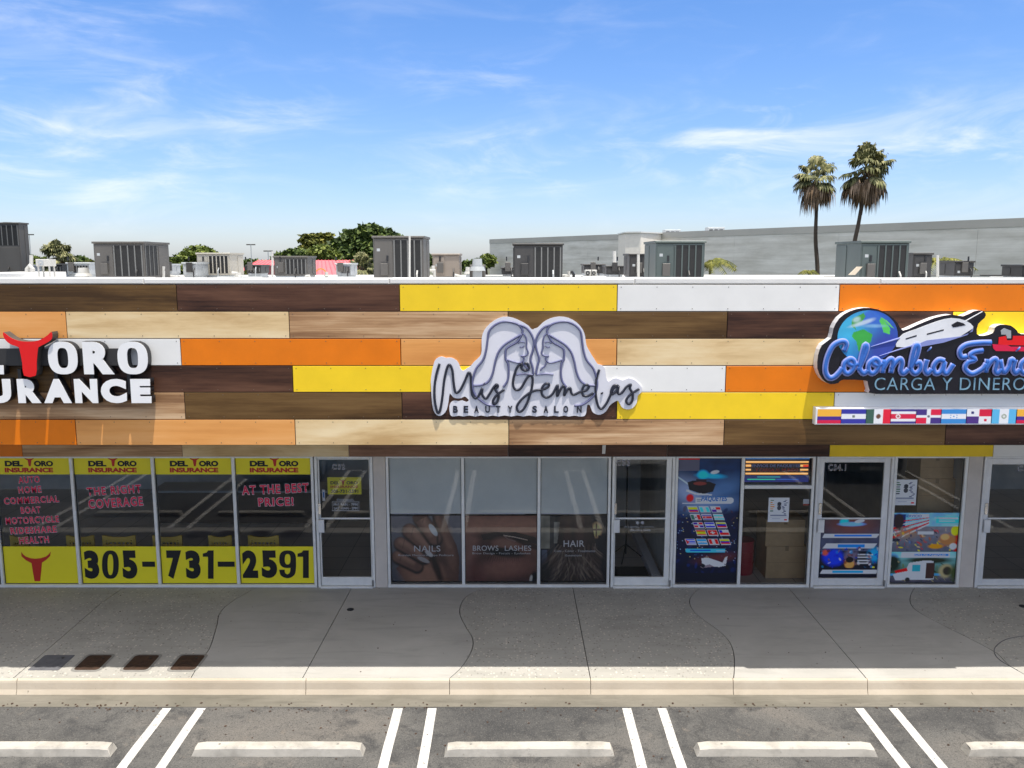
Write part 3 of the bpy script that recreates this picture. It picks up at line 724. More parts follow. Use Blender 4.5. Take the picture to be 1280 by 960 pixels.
# floor and party walls of the shops
WX = lambda px, py=650: P(px, py, YS)[0]
m = MB(); m.box(XL, XR, YS + .03, YS + 6, -.06, -.002); m.build('shop_floor', M['tile'], bld)
m = MB(); m.box(XL, XR, YS + 6, YS + 6.1, 0, 3.2); m.build('back_wall', M['intwall'], bld)
m = MB(); m.box(XL, XR, YS + .1, YS + 6, 2.7, 2.8); m.build('shop_ceiling', M['intwall'], bld)
for px in (476, 842, 1211):
    x = WX(px); m = MB(); m.box(x - .06, x + .06, YS + .1, YS + 6, 0, 2.7); m.build('party_wall', M['intwall'], bld)
for x in (XL, XR):
    m = MB(); m.box(x - .1, x + .1, YF + .145, YS + 6.2, 0, 3.15); m.build('end_wall', M['stucco'], bld)
m = MB(); m.box(WX(838) - .25, WX(838) - .1, YS + .2, YS + 3.2, 0, .12); m.build('skirting', M['vinylwhite'], bld)
m = MB(); m.box(WX(795), WX(795) + 2.0, YS + 3.2, YS + 3.3, 0, 2.7); m.build('partition_wall', M['intwall'], bld)
# plastered piers
for a, b in ((468.5, 483.5), (1203, 1221)):
    m = MB(); m.cbox(WX(a), WX(b), YS - .052, YS + .1, .0, ztb + .008, .006); m.build('pier', M['stucco'], bld)

FZ = lambda py: P(640, py, YS)[1]
def window(x0, x1, mull, ytop=571, sill=True, rails=(), f=.045):
    xa, xb = WX(x0), WX(x1); zt = FZ(ytop) if ytop != 571 else ztb - .002; z0 = .0; 
    w = MB(); w.cbox(xa, xa + f, YS - .05, YS + .05, z0 + .05, zt - .03, .006); w.cbox(xb - f, xb, YS - .05, YS + .05, z0 + .05, zt - .03, .006)
    w.cbox(xa, xb, YS - .052, YS + .05, zt - .03, zt, .006)
    o = w.build('storefront_window', M['alu'], bld)
    s = MB(); s.cbox(xa, xb, YS - .06, YS + .05, z0 + .001, z0 + .05, .006); s.build('sill', M['alu'], o)
    edges = [xa + f]
    for q in mull:
        c = WX(q); k = MB(); k.cbox(c - .026, c + .026, YS - .048, YS + .048, z0 + .05, zt - .03, .006); k.build('mullion', M['alu'], o); edges += [c - .026, c + .026]
    edges.append(xb - f)
    for (ra, rb, rpy) in rails:
        k = MB(); k.cbox(WX(ra), WX(rb), YS - .045, YS + .045, FZ(rpy) - .03, FZ(rpy) + .03, .005); k.build('rail', M['alu'], o)
    for i in range(0, len(edges), 2):
        k = MB(); k.add([(edges[i], YS, z0 + .05), (edges[i + 1], YS, z0 + .05), (edges[i + 1], YS, zt - .03), (edges[i], YS, zt - .03)], [(0, 1, 2, 3)]); k.build('pane', M['glass'], o)
        gk = MB(); a, b = edges[i], edges[i + 1]
        gk.box(a, a + .008, YS - .012, YS - .002, z0 + .05, zt - .03); gk.box(b - .008, b, YS - .012, YS - .002, z0 + .05, zt - .03); gk.box(a + .008, b - .008, YS - .012, YS - .002, z0 + .05, z0 + .058); gk.build('gasket', M['rubber'], o)
    return o
def door(x0, x1, g0, g1, label_, gy0=574, gy1=720.5, warm=False, ytop=571, rail=647.5):
    xa, xb, ga, gb = WX(x0), WX(x1), WX(g0), WX(g1); zt = ztb - .002; mt = M['alu_warm'] if warm else M['alu']
    j = MB(); j.cbox(xa, xa + .045, YS - .06, YS + .05, 0, zt, .006); j.cbox(xb - .045, xb, YS - .06, YS + .05, 0, zt, .006); j.cbox(xa + .045, xb - .045, YS - .058, YS + .05, zt - .035, zt, .006)
    o = j.build('storefront_door', mt, bld)
    zg1, zg0 = FZ(gy0), FZ(gy1); la, lb = xa + .05, xb - .05
    l = MB(); l.cbox(la, ga, YS - .035, YS + .01, .03, zt - .04, .005); l.cbox(gb, lb, YS - .035, YS + .01, .03, zt - .04, .005)
    l.cbox(ga, gb, YS - .034, YS + .01, .03, zg0, .005); l.cbox(ga, gb, YS - .034, YS + .01, min(zg1, zt - .05), zt - .04, .005); l.build('door_leaf', mt, o)
    k = MB(); k.add([(ga, YS - .01, zg0), (gb, YS - .01, zg0), (gb, YS - .01, zg1), (ga, YS - .01, zg1)], [(0, 1, 2, 3)]); k.build('pane', M['glass'], o)
    zr = FZ(rail)
    if rail: k = MB(); k.cbox(ga, gb, YS - .03, YS - .014, zr - .014, zr + .014, .003); k.build('push_bar', M['alu'], o)
    k = MB(); xh = (la + ga) / 2; k.cbox(xh - .03, xh + .075, YS - .085, YS - .06, FZ(664), FZ(648), .006); k.box(xh, xh + .02, YS - .06, YS - .036, FZ(662), FZ(650)); k.build('pull_handle', M['alu_warm'], o)
    k = MB(); k.cbox(xh - .02, xh + .025, YS - .05, YS - .036, FZ(642), FZ(628), .004); k.cyl((xh, YS - .06, FZ(632)), .012, .02, 10, 'y'); k.build('lock_plate', M['chrome'], o)
    k = MB(); k.box(xa + .045, xb - .045, YS - .09, YS + .05, .0005, .025); k.build('threshold', M['alu'], o)
    k = MB(); k.cyl((lb + .01, YS - .065, .03), .016, .10, 10); k.build('pivot', M['castrim'], o)
    return o
window(-300, 394.5, (-200, -100, -2, 95.5, 196, 295.5))
door(396.0, 468.0, 401.5, 463, 'C32')
window(484, 762.5, (579, 673.5))
door(764, 841.5, 769, 831, 'C33')
window(842, 1014.5, (925.5,), rails=((928, 1011.5, 608),))
door(1016, 1111.5, 1026, 1100, 'C34', gy0=577.5, gy1=722, warm=True)
window(1112, 1203, (), f=.05)
door(1222.5, 1330, 1233, 1318, 'C35', gy0=580, gy1=723, warm=True)
window(1331, 1640, (1430, 1530))

# ================================================================== WINDOW GRAPHICS (insurance office)
YD = YS - .003; YE = YS - .004; YG = YS - .0042; YH = YS - .0052
BULL = [(148, 692), (160, 708), (178, 722), (210, 733), (240, 736), (275, 733), (310, 722), (330, 706), (342, 690), (338, 718), (310, 745), (284, 762), (278, 830), (272, 882), (236, 882), (226, 830), (216, 765), (180, 746), (150, 720)]
def bull(name, cx, cy, w, h, Y, mat, par, depth=.0015, y1=None):
    pts = []
    for u, v in BULL: pts.append(P(cx + ((u - 245) / 194) * w, cy + ((v - 786) / 192) * h, Y))
    m = MB(); m.prism_xz(pts, Y - depth, Y if y1 is None else y1); return m.build(name, mat, par)
def band(name, box, Y, mat, par=None):
    x0, z1 = P(box[0], box[1], Y); x1, z0 = P(box[2], box[3], Y); m = MB(); m.box(x0, x1, Y, Y + .0008, z0, z1); return m.build(name, mat, par)
def outlined(s, box, par, rot=0, front='vinylcrimson', back='vinylpink', bold=.032, grow=0, shear=0):
    text('lettering_outline', s, box, YG, M[back], par, bold + .028, rot=rot, shear=shear, like=bold, space=1.22)
    text('lettering', s, box, YH, M[front], par, bold, rot=rot, shear=shear, space=1.22)
pl = [-2, 95.5, 196, 295.5, 394.5]
header_lab = ['leftmost yellow window header strip with shop name, above the list of services', 'yellow window header strip with shop name above THE RIGHT COVERAGE', 'yellow window header strip with shop name above the 731 pane', 'yellow window header strip with shop name above AT THE BEST PRICE']
for i in range(4):
    a, b = pl[i] + 2.2, pl[i + 1] - 2.2
    x0, x1 = WX(a) , WX(b); zt = FZ(571.5); zb = FZ(593)
    s = empty('window_header_sign', (x0, YD, zb), header_lab[i], 'window sign', 'yellow header strips on the office windows')
    m = MB(); m.box(x0, x1, YD, YD + .0008, zb, zt); m.build('yellow_strip', M['vinylyellow'], s)
    l = (5.6, 110, 212, 312)[i]
    text('lettering', 'DEL', (l, 576, l + 23, 583), YH, M['blackmatte'], s, .06)
    text('lettering', 'ORO', (l + 36.5, 576, l + 61, 583), YH, M['blackmatte'], s, .06)
    text('lettering', 'INSURANCE', (l, 584.6, l + 61, 590.6), YH, M['vinylred'], s, .055)
    bull('bull_head', l + 31, 576.8, 13, 12, YH, M['vinylred'], s)
# lower yellow strips with the phone number
foot = [(None, 'yellow window strip with a red bull head, leftmost below the list of services'), ('305', 'yellow window strip with black digits three zero five and a dash'), ('731', 'yellow window strip with black digits seven three one and a dash'), ('2591', 'yellow window strip with black digits 2591 beside the door')]
for i, (num, lab) in enumerate(foot):
    a, b = pl[i] + 2.2, pl[i + 1] - 2.2; x0, x1 = WX(a), WX(b); zb = .058; zt = FZ(683)
    s = empty('window_number_sign', (x0, YD, zb), lab, 'window sign', 'yellow lower strips on the office windows')
    m = MB(); m.box(x0, x1, YD, YD + .0008, zb, zt); m.build('yellow_strip', M['vinylyellow'], s)
    if i == 0: bull('bull_head', 45, 708, 37, 37, YH, M['vinylred'], s)
    if i == 1: ds = [('3', 104, 125), ('0', 127.5, 148.5), ('5', 151.5, 172.5)]; dash = (177.5, 194)
    if i == 2: ds = [('7', 207.5, 228.5), ('3', 231, 251.5), ('1', 253.5, 267)]; dash = (272, 293.5)
    if i == 3: ds = [('2', 302, 323), ('5', 326, 347), ('9', 349, 370), ('1', 372, 386)]; dash = None
    if i: 
        for d, xa, xb in [q for q in ds if q[0] == '1']:
            y0_, y1_ = 688, (723.5 if i < 3 else 722.5); wd = xb - xa; m = MB(); m.prism_xz([P(a_, b_, YH) for a_, b_ in [(xa, y0_ + 8), (xa, y0_ + 4), (xa + wd * .35, y0_ + 2.6), (xa + wd * .5, y0_), (xb, y0_), (xb, y1_), (xb - wd * .52, y1_), (xb - wd * .52, y0_ + 8)]], YH - .0006, YH); m.build('digit', M['blackmatte'], s)
        for d, xa, xb in [q for q in ds if q[0] in '90']:
            y0_, y1_ = 688, (723.5 if i < 3 else 722.5); wd = xb - xa; hh = y1_ - y0_; n = 32; nine = d == '9'
            cy_, ry = (y0_ + hh * .32, hh * .32) if nine else (y0_ + hh * .5, hh * .5); m = MB(); vs = []
            se = lambda t, p, q: (xa + wd / 2 + p * math.copysign(abs(math.cos(t)) ** .8, math.cos(t)), cy_ + q * math.copysign(abs(math.sin(t)) ** .8, math.sin(t)))
            for (p, q) in ((wd / 2, ry), (wd * .17, ry - hh * .13)):
                for k in range(n): a_ = P(*se(2 * math.pi * k / n, p, q), YH); vs.append((a_[0], YH - .0003, a_[1]))
            m.add(vs, [(k, (k + 1) % n, (k + 1) % n + n, k + n) for k in range(n)])
            if nine:
                out_ = smooth_path([(1, .30), (1, .62), (.93, .86), (.68, .985), (.40, 1.0), (.12, .92), (.02, .78), (.0, .70)], 4); inn = smooth_path([(.67, .42), (.67, .66), (.63, .80), (.52, .86), (.44, .86), (.36, .82), (.33, .76), (.33, .70)], 4)
                vs = [(P(xa + wd * u, y0_ + hh * v, YH)) for u, v in out_ + inn]; n2 = len(out_); m.add([(x, YH - .0006, z) for x, z in vs], [(k, k + 1, k + 1 + n2, k + n2) for k in range(n2 - 1)])
            m.build('digit', M['blackmatte'], s)
        ds = [q for q in ds if q[0] not in '190']
        for d, xa, xb in ds: text('digit', d, (xa, 688, xb, 723.5 if i < 3 else 722.5), YH, M['blackmatte'], s, .065)
        if dash: band('dash', (dash[0], 702, dash[1], 708.5), YH, M['blackmatte'], s)
s = empty('service_list_lettering', (WX(40), YD, FZ(680)), 'tilted crimson lettering listing auto, home, commercial, boat, motorcycle, rideshare, health', 'window lettering')
for w_, xa, xb, yc in (('AUTO', 22.5, 50, 599.5), ('HOME', 22.5, 52, 612), ('COMMERCIAL', 4.5, 74, 625), ('BOAT', 25.5, 51, 637.5), ('MOTORCYCLE', 6.5, 74, 650), ('RIDESHARE', 12.5, 71, 662.5), ('HEALTH', 23.5, 61.5, 675)):
    outlined(w_, (xa, yc - 4.2, xb, yc + 4.2), s, 2.5)
s = empty('coverage_lettering', (WX(143), YD, FZ(640)), 'tilted crimson lettering THE RIGHT COVERAGE on the second pane', 'window lettering')
outlined('THE RIGHT', (108, 607.5, 177, 618), s, 3.5); outlined('COVERAGE', (110, 622.5, 179, 634), s, 3.5)
s = empty('price_lettering', (WX(345), YD, FZ(640)), 'tilted crimson lettering AT THE BEST PRICE! on the pane beside the door', 'window lettering')
outlined('AT THE BEST', (302, 605.5, 386, 617), s, 2.5); outlined('PRICE!', (322.5, 622, 367, 632.5), s, 1.5)
# office door stickers
YDD = YS - .004
def unit(s_, box, lab, dark=True):
    s = empty('unit_number', (WX((box[0] + box[2]) / 2), YS, FZ(box[3])), lab, 'unit number', 'unit numbers on the shop doors')
    x0, z1 = P(box[0] - 1, box[1] - 1, YS - .013); x1, z0 = P(box[2] + 1, box[3] + 1, YS - .013)
    text('numeral_outline', s_, box, YS - .012, M['vinylwhite'], s, .04, like=.0, space=1.3); text('numeral', s_, box, YS - .0135, M['blackmatte'], s, .0, space=1.3)
unit('C32', (415.5, 580.5, 431, 586.5), 'white outlined unit number C32 on the office door')
unit('C33', (770.5, 575.5, 787, 582), 'small outlined unit number C33 on the salon door')
unit('C34.1', (1036, 580.5, 1057, 588), 'outlined unit number C34.1 on the cargo shop door')
unit('C35', (1272, 582, 1290, 588.5), 'outlined unit number on the door at the right edge')
s = empty('door_sticker', (WX(430), YS, FZ(618)), 'yellow door sticker with the insurance name and phone number', 'sticker')
band('yellow_ground', (409, 596.5, 452, 618), YDD, M['vinylyellow'], s)
text('lettering', 'DEL', (413, 601.5, 424, 605.5), YDD - .001, M['blackmatte'], s, .04); text('lettering', 'ORO', (433, 601.5, 447, 605.5), YDD - .001, M['blackmatte'], s, .04)
text('lettering', 'INSURANCE', (413, 606.8, 447.5, 610), YDD - .001, M['vinylred'], s, .03); text('lettering', '305-731-2591', (413.5, 612, 448, 616.3), YDD - .001, M['blackmatte'], s, .04)
bull('bull_head', 428.5, 602.5, 8, 7.5, YDD - .0012, M['vinylred'], s)
s = empty('hours_sticker', (WX(431), YS, FZ(638)), 'white framed store hours sticker below the yellow door sticker', 'sticker')
text('lettering', 'STORE HOURS', (421, 623.5, 442, 626.3), YDD, M['vinylwhite'], s, .02)
for bx in ((415, 627, 449, 627.7), (415, 638, 449, 638.7), (415, 627.7, 415.7, 638), (448.3, 627.7, 449, 638)): band('frame_line', bx, YDD, M['vinylwhite'], s)
text('lettering', 'M-F 9AM - 7PM', (417, 629, 447, 632.3), YDD, M['vinylwhite'], s, .03); text('lettering', 'SAT 10AM - 2PM', (417, 633.7, 447, 637), YDD, M['vinylwhite'], s, .03)
s = empty('push_sticker', (WX(404), YS, FZ(627)), 'narrow white and blue vertical sticker above the office door handle', 'sticker')
band('paper', (402.5, 612, 406.5, 626), YDD, M['vinylwhite'], s); band('blue_mark', (403.5, 615, 405.6, 622), YDD - .001, M['bluetext'], s)

# ================================================================== SALON WINDOWS
fx = [(488, 577), (581, 671.3), (675.7, 758.6)]
labs = ['grey frosted film on the upper half of the first salon pane', 'grey frosted film on the upper half of the middle salon pane', 'grey frosted film on the upper half of the salon pane next to the door']
for (a, b), lb in zip(fx, labs):
    m = MB(); m.box(WX(a) - .02, WX(b) + .02, YS + .012, YS + .014, FZ(642.5), FZ(571.5)); f = m.build('frosted_film', M['blind']); tag(f, lb, 'window film', 'frosted films on the salon windows')
    m = MB(); m.box(WX(a) + .01, WX(b) - .2, YS + .009, YS + .0115, FZ(643), FZ(641.8)); m.build('hem', M['vinylwhite'], f)
def dense(c, seed, y0, y1, n, cols):
    rg = random.Random(seed)
    for k in range(n): c.ell(rg.uniform(.02, .98), rg.uniform(y0, y1), rg.uniform(.008, .035), rg.uniform(.006, .03), rg.choice(cols), rg.uniform(0, 90), .5, rg.uniform(.4, .9))
    return c
def poster(name, cv, box, label, cat, Y=None, group=None, satur=1.1):
    Y = Y or YS + .012; cv.a = np.clip(cv.a ** 1.12 * 2.0, 0, .75); gr_ = cv.a.mean(2, keepdims=True); cv.a = gr_ + (cv.a - gr_) * satur
    o = cv.sheet(name, box, Y); return tag(o, label, cat, group)
# --- nails picture
c = Cv(150, 140, (92, 88, 98)); c.vg(0, 1, (104, 100, 108), (70, 68, 78))
skin = (118, 76, 56); dk = (60, 34, 26); lt = (160, 108, 80)
c.poly([(.60, 0), (.76, 0), (.82, .22), (.93, .45), (.97, .65), (.95, 1), (.2, 1), (.06, .80), (.3, .6), (.55, .5)], (88, 54, 40))
c.ell(.84, .55, .07, .42, (122, 78, 56), -10, 1.0, .8); c.ell(.46, .90, .30, .20, (150, 98, 68), 8, .8); c.ell(.64, .80, .05, .26, (34, 20, 17), -20, .9, .9)
for (xa_, ya_, xb_, yb_, w_) in ((.09, .62, .36, .76, .085), (.13, .42, .46, .62, .09), (.26, .23, .56, .50, .10), (.42, .04, .62, .34, .10)):
    c.line([(xa_ + .01, ya_ + .02), (xb_, yb_ + .02)], w_ + .022, (40, 23, 19), soft=.3); c.line([(xa_, ya_), (xb_, yb_)], w_, (112, 72, 54), soft=.35)
    c.line([(xa_ + .01, ya_ - .035), (xb_ - .06, yb_ - .06)], w_ * .45, (158, 108, 82), .7, 1.4); c.line([(xa_ + .06, ya_ - .05), (xa_ + .03, ya_ + .07)], .006, (80, 48, 38), .6, 1.5)
c.poly([(.34, 0), (.30, .03), (.36, .10), (.50, .02), (.50, 0)], (92, 58, 44)); c.line([(.66, .02), (.74, .26), (.84, .48)], .03, (134, 88, 64), .7, 1.4); c.line([(.60, .02), (.66, .22), (.66, .42)], .014, (44, 26, 21), .8, 1)
c.ell(.60, .22, .038, .10, (232, 224, 216), -32, .25); c.ell(.535, .575, .032, .07, (176, 162, 158), -50, .3); c.ell(.455, .67, .030, .10, (150, 138, 136), -66, .3); c.ell(.26, .30, .03, .03, (130, 88, 68), 0, 1, .6)
c.noise(.10, 6, 3)
poster('nails_poster', c, (488.5, 644.5, 577, 726.5), 'printed window picture of a hand with pale nails, lettered NAILS', 'window picture', satur=.72)
# --- brows picture
c = Cv(150, 140, (112, 62, 44)); c.vg(0, .25, (120, 70, 50), (148, 92, 64)); c.vg(.25, 1, (120, 70, 50), (84, 46, 36))
c.ell(.10, .75, .16, .40, (140, 88, 74), 0, 1, .5); c.ell(.16, .9, .10, .25, (92, 30, 24), 0, 1, .8); c.ell(.28, .45, .10, .35, (70, 38, 30), 12, 1.1, .85)
c.ell(.52, .16, .5, .11, (156, 98, 68), 0, 1, .7)
c.poly([(.22, .29), (.4, .25), (.7, .25), (.98, .33), (1, .44), (.9, .40), (.6, .35), (.25, .37)], (46, 28, 24)); c.ell(.60, .33, .40, .065, (50, 30, 25), 4, .8, .9)
c.ell(.55, .44, .16, .10, (128, 80, 60), 8, .7); c.ell(.55, .56, .26, .07, (18, 12, 12), 8, .5); c.ell(.86, .42, .22, .05, (30, 16, 14), 25, .6, .8)
c.line([(.53, .30), (.68, .325), (.86, .37)], .006, (190, 150, 130)); c.line([(.53, .30), (.60, .36), (.70, .39)], .006, (120, 90, 80))
for k in range(15):
    u = .34 + k * .028; c.line([(u, .60 + .03 * math.sin(k * .22)), (u + .03 * (k - 6) / 8 - .01, .68 + .02 * (k % 3))], .004, (14, 8, 8))
c.ell(.55, .80, .34, .14, (142, 84, 64), -6, 1, .75); c.ell(.97, .97, .06, .12, (20, 14, 14), 0, .5); c.ell(.915, .96, .02, .06, (200, 190, 180), 10, .4, .7)
c.noise(.08, 6, 5)
poster('brows_poster', c, (581.5, 644.5, 671, 726.5), 'printed window picture of a closed eye, lettered BROWS LASHES', 'window picture', satur=.72)
# --- hair picture
c = Cv(150, 140, (26, 24, 34)); c.rect(0, 0, .14, .5, (120, 112, 96)); c.rect(.14, 0, .22, .6, (52, 48, 50)); c.rect(.2, .1, .3, .42, (128, 120, 108)); c.rect(.02, .52, .1, .8, (72, 78, 98))
c.noise(.35, 8, 8)
c.ell(.83, .22, .08, .11, (214, 160, 84), 0, .5); c.rect(.76, .2, .92, .23, (90, 60, 40)); c.rect(.82, .12, .84, .32, (90, 60, 40)); c.rect(.86, .3, .97, .6, (24, 22, 34))
c.poly([(.30, .0), (.74, 0), (.80, .3), (.86, .6), (1, .72), (1, 1), (.08, 1), (.02, .8), (.12, .62), (.24, .5)], (50, 32, 26))
c.ell(.52, .18, .24, .36, (60, 38, 32), 0, .4); c.ell(.58, .1, .06, .28, (96, 62, 52), 0, 1, .5); c.ell(.40, .3, .05, .30, (76, 48, 38), 5, 1, .6)
rg = random.Random(4)
for k in range(240):
    u = rg.random(); x = .18 + .66 * u; y = rg.uniform(.42, .78); out_ = (u - .5) * .55; ph = rg.uniform(0, 6)
    col = rg.choice([(96, 72, 58), (80, 56, 44), (134, 112, 94), (52, 36, 30), (66, 46, 38), (40, 27, 24), (112, 88, 72)])
    pts = [(x + out_ * (j / 6) ** 1.4 + .022 * math.sin(ph * .3 + u * 9 + j * 1.2), y + .30 * j / 6) for j in range(7)]
    c.line(smooth_path(pts, 2), rg.uniform(.003, .013), col, rg.uniform(.25, .7), 1.2)
c.ell(.06, .93, .12, .25, (20, 18, 26), 0, .8, .8); c.ell(.98, .75, .07, .3, (22, 20, 30), 0, .6, .9)
poster('hair_poster', c, (676, 644.5, 758.3, 726.5), 'printed window picture of long wavy brown hair, lettered HAIR', 'window picture', satur=.72)
YT = YS + .0085
def words(label, items, loc):
    s = empty('salon_lettering', (WX(loc[0]), YT, FZ(loc[1])), label, 'window lettering', 'white lettering on the salon windows')
    for (w_, box, bold) in items: text('lettering', w_, box, YT, M['vinylwhite'], s, bold, space=1.05)
words('white word NAILS with a line of small text', [('NAILS', (517.5, 682, 550.5, 689.5), .004), ('Russian Manicure - Spa Pedicure', (498, 692.8, 567, 695.8), 0)], (533, 696))
words('white words BROWS LASHES with a line of small text', [('BROWS', (591, 682, 623, 688.5), .004), ('LASHES', (631, 682, 664, 688.5), .004), ('Brow Design - Facials - Eyelashes', (590.5, 690.5, 663, 693.5), 0)], (628, 694))
words('white word HAIR between two lines of small text', [('HAIR', (704.5, 675.5, 730.5, 683.5), .006), ('Cuts - Color - Treatments', (693, 687.3, 744, 690), 0), ('Extensions', (707, 693, 727, 695.5), 0)], (718, 696))
s = empty('salon_door_sticker', (WX(800), YS - .012, FZ(664)), 'two small round white icons over white lines of text on the salon door', 'sticker')
for px in (797, 803):
    x, z = P(px, 653.5, YDD); m = MB(); m.cyl((x, YDD, z), .028, .001, 16, 'y'); m.build('round_icon', M['vinylwhite'], s)
text('lettering', 'MIS GEMELAS SALON', (781, 657.5, 817, 659.8), YDD, M['vinylwhite'], s); text('lettering', '786-353-2090', (787, 661.5, 813, 664), YDD, M['vinylwhite'], s, .02)

# ================================================================== CARGO SHOP WINDOWS
FLAG = {}
def flag(kind, w=40, h=24):
    c = Cv(w, h, (235, 235, 238)); Yw, Bl, Rd = (246, 186, 50), (60, 40, 140), (215, 20, 60)
    if kind == 'co': c.rect(0, 0, 1, .5, (248, 182, 60)); c.rect(0, .5, 1, .75, (70, 40, 140)); c.rect(0, .75, 1, 1, (215, 25, 70))
    elif kind == 'sv': c.rect(0, 0, 1, .33, (55, 55, 160)); c.rect(0, .67, 1, 1, (55, 55, 160)); c.ell(.5, .5, .06, .09, (120, 130, 120))
    elif kind == 'mx': c.rect(0, 0, .33, 1, (62, 98, 84)); c.rect(.67, 0, 1, 1, (232, 30, 60)); c.ell(.5, .5, .09, .16, (110, 70, 50), 20)
    elif kind == 'cr': c.rect(0, 0, 1, .17, (70, 60, 140)); c.rect(0, .83, 1, 1, (70, 60, 140)); c.rect(0, .34, 1, .66, (220, 30, 70)); c.ell(.30, .5, .09, .15, (240, 235, 235)); c.ell(.30, .5, .05, .08, (170, 90, 90))
    elif kind == 'do': c.rect(0, 0, .42, .4, (70, 50, 130)); c.rect(.58, 0, 1, .4, (225, 30, 70)); c.rect(0, .6, .42, 1, (225, 30, 70)); c.rect(.58, .6, 1, 1, (70, 50, 130)); c.ell(.5, .5, .05, .09, (110, 110, 120))
    elif kind == 'hn':
        c.rect(0, 0, 1, .33, (60, 140, 210)); c.rect(0, .67, 1, 1, (60, 140, 210))
        for x, y in ((.38, .42), (.38, .58), (.5, .5), (.62, .42), (.62, .58)): c.ell(x, y, .02, .035, (60, 140, 210))
    elif kind == 'pa': c.rect(.5, 0, 1, .5, (218, 25, 65)); c.rect(0, .5, .5, 1, (80, 50, 130)); c.ell(.25, .25, .06, .10, (40, 40, 110)); c.ell(.75, .75, .06, .10, (218, 25, 65))
    elif kind == 'gt': c.rect(0, 0, .32, 1, (95, 185, 230)); c.rect(.68, 0, 1, 1, (95, 185, 230)); c.ell(.5, .5, .10, .16, (160, 170, 150)); c.ell(.5, .5, .05, .08, (225, 225, 225))
    elif kind == 'pe': c.rect(0, 0, .33, 1, Rd); c.rect(.67, 0, 1, 1, Rd)
    elif kind == 've': c.rect(0, 0, 1, .33, Yw); c.rect(0, .33, 1, .67, (50, 50, 140)); c.rect(0, .67, 1, 1, Rd)
    elif kind == 'cl': c.rect(0, .5, 1, 1, Rd); c.rect(0, 0, .33, .5, (50, 60, 150))
    elif kind == 'ar': c.rect(0, 0, 1, .33, (110, 180, 225)); c.rect(0, .67, 1, 1, (110, 180, 225)); c.ell(.5, .5, .06, .10, (220, 170, 60))
    elif kind == 'cu': c.rect(0, 0, 1, .2, (40, 80, 170)); c.rect(0, .4, 1, .6, (40, 80, 170)); c.rect(0, .8, 1, 1, (40, 80, 170)); c.poly([(0, 0), (.4, .5), (0, 1)], Rd)
    elif kind == 'es': c.rect(0, 0, 1, 1, (240, 170, 50)); c.rect(0, 0, 1, .25, Rd); c.rect(0, .75, 1, 1, Rd)
    elif kind == 'ch': c.rect(0, 0, 1, 1, (220, 40, 50)); c.rect(.42, .2, .58, .8, (240, 240, 240)); c.rect(.25, .4, .75, .6, (240, 240, 240))
    return c
# large parcel poster: night sea, ship, pill caption, a grid of flags, plane
c = Cv(140, 260, (10, 18, 46)); c.vg(0, .42, (30, 46, 74), (16, 34, 66)); c.vg(.42, 1, (10, 20, 48), (8, 12, 34)); c.noise(.4, 9, 21)
c.rect(0, 0, .34, .10, (84, 84, 96)); c.rect(0, 0, .34, .012, (170, 30, 50))
c.ell(.20, .27, .36, .10, (150, 160, 180), 20, 1.3, .75); c.ell(.72, .24, .34, .08, (96, 120, 152), -14, 1.3, .7); c.ell(.6, .38, .5, .05, (120, 140, 170), -8, 1.2, .5)
c.line([(.0, .14), (.28, .24)], .006, (190, 200, 215), .6); c.ell(.40, .13, .08, .035, (70, 170, 210), 0, .6); c.ell(.52, .14, .20, .02, (90, 170, 205), 3, .8, .8); c.ell(.58, .11, .06, .013, (200, 220, 230), -10, .5)
c.poly([(.17, .19), (.26, .175), (.50, .185), (.60, .205), (.56, .265), (.40, .285), (.20, .25)], (18, 14, 20)); c.poly([(.16, .245), (.30, .275), (.55, .285), (.54, .295), (.30, .29), (.15, .262)], (200, 205, 215)); c.rect(.3, .165, .46, .19, (40, 30, 38)); c.ell(.36, .20, .10, .014, (110, 60, 56))
c.ell(.215, .315, .055, .03, (170, 30, 44), 0, .4); c.rect(.30, .313, .84, .358, (196, 222, 240)); c.ell(.84, .3355, .04, .0225, (196, 222, 240), 0, .1)
c.rect(.10, .355, .84, .360, (200, 215, 230)); c.rect(.32, .328, .40, .332, (40, 60, 90)); c.rect(.32, .340, .38, .344, (40, 60, 90))
rg = random.Random(2)
dense(c, 3, .40, .95, 60, [(24, 44, 90), (14, 24, 60), (60, 40, 50)])
for k in range(90): c.ell(rg.uniform(.02, .98), rg.uniform(.44, .82), .008, .003, rg.choice([(150, 170, 200), (70, 90, 130), (220, 190, 140)]), 0, .5, .8)
fl = ['co', 'gt', 'pa', 'mx', 'pe', 'ar', 'do', 'sv', 've', 'es', 'ch', 'cl', 'cu', 'hn', 'pe', 've', 'cr']; n = 0
kinds_ = [['co', 'gt', 'pa'], ['mx', 'cr', 'ar'], ['do', 'sv', 've'], ['es', 'ch', 'cl'], ['cu', 'hn', 'pe', 've']]
for r in range(5):
    row = kinds_[r]
    for q in range(len(row)):
        x0 = .185 + r * .045 + q * .175 - (.20 if r == 4 else 0); y0 = .388 + r * .062 + (.012 * (r > 3))
        if x0 < .05: continue
        c.poly([(x0 - .012, y0 - .006), (x0 + .14, y0 - .006), (x0 + .178, y0 + .044), (x0 + .026, y0 + .044)], (222, 214, 190))
        f = flag(row[q], 24, 16); H = f.h; W = f.w
        u = (c.x - x0 - (c.y - y0) * .75) / .138; v = (c.y - y0) / .038; ins = (u >= 0) & (u < 1) & (v >= 0) & (v < 1)
        iu = np.clip((u * W).astype(int), 0, W - 1); iv = np.clip((v * H).astype(int), 0, H - 1); c.a[ins] = f.a[iv[ins], iu[ins]]
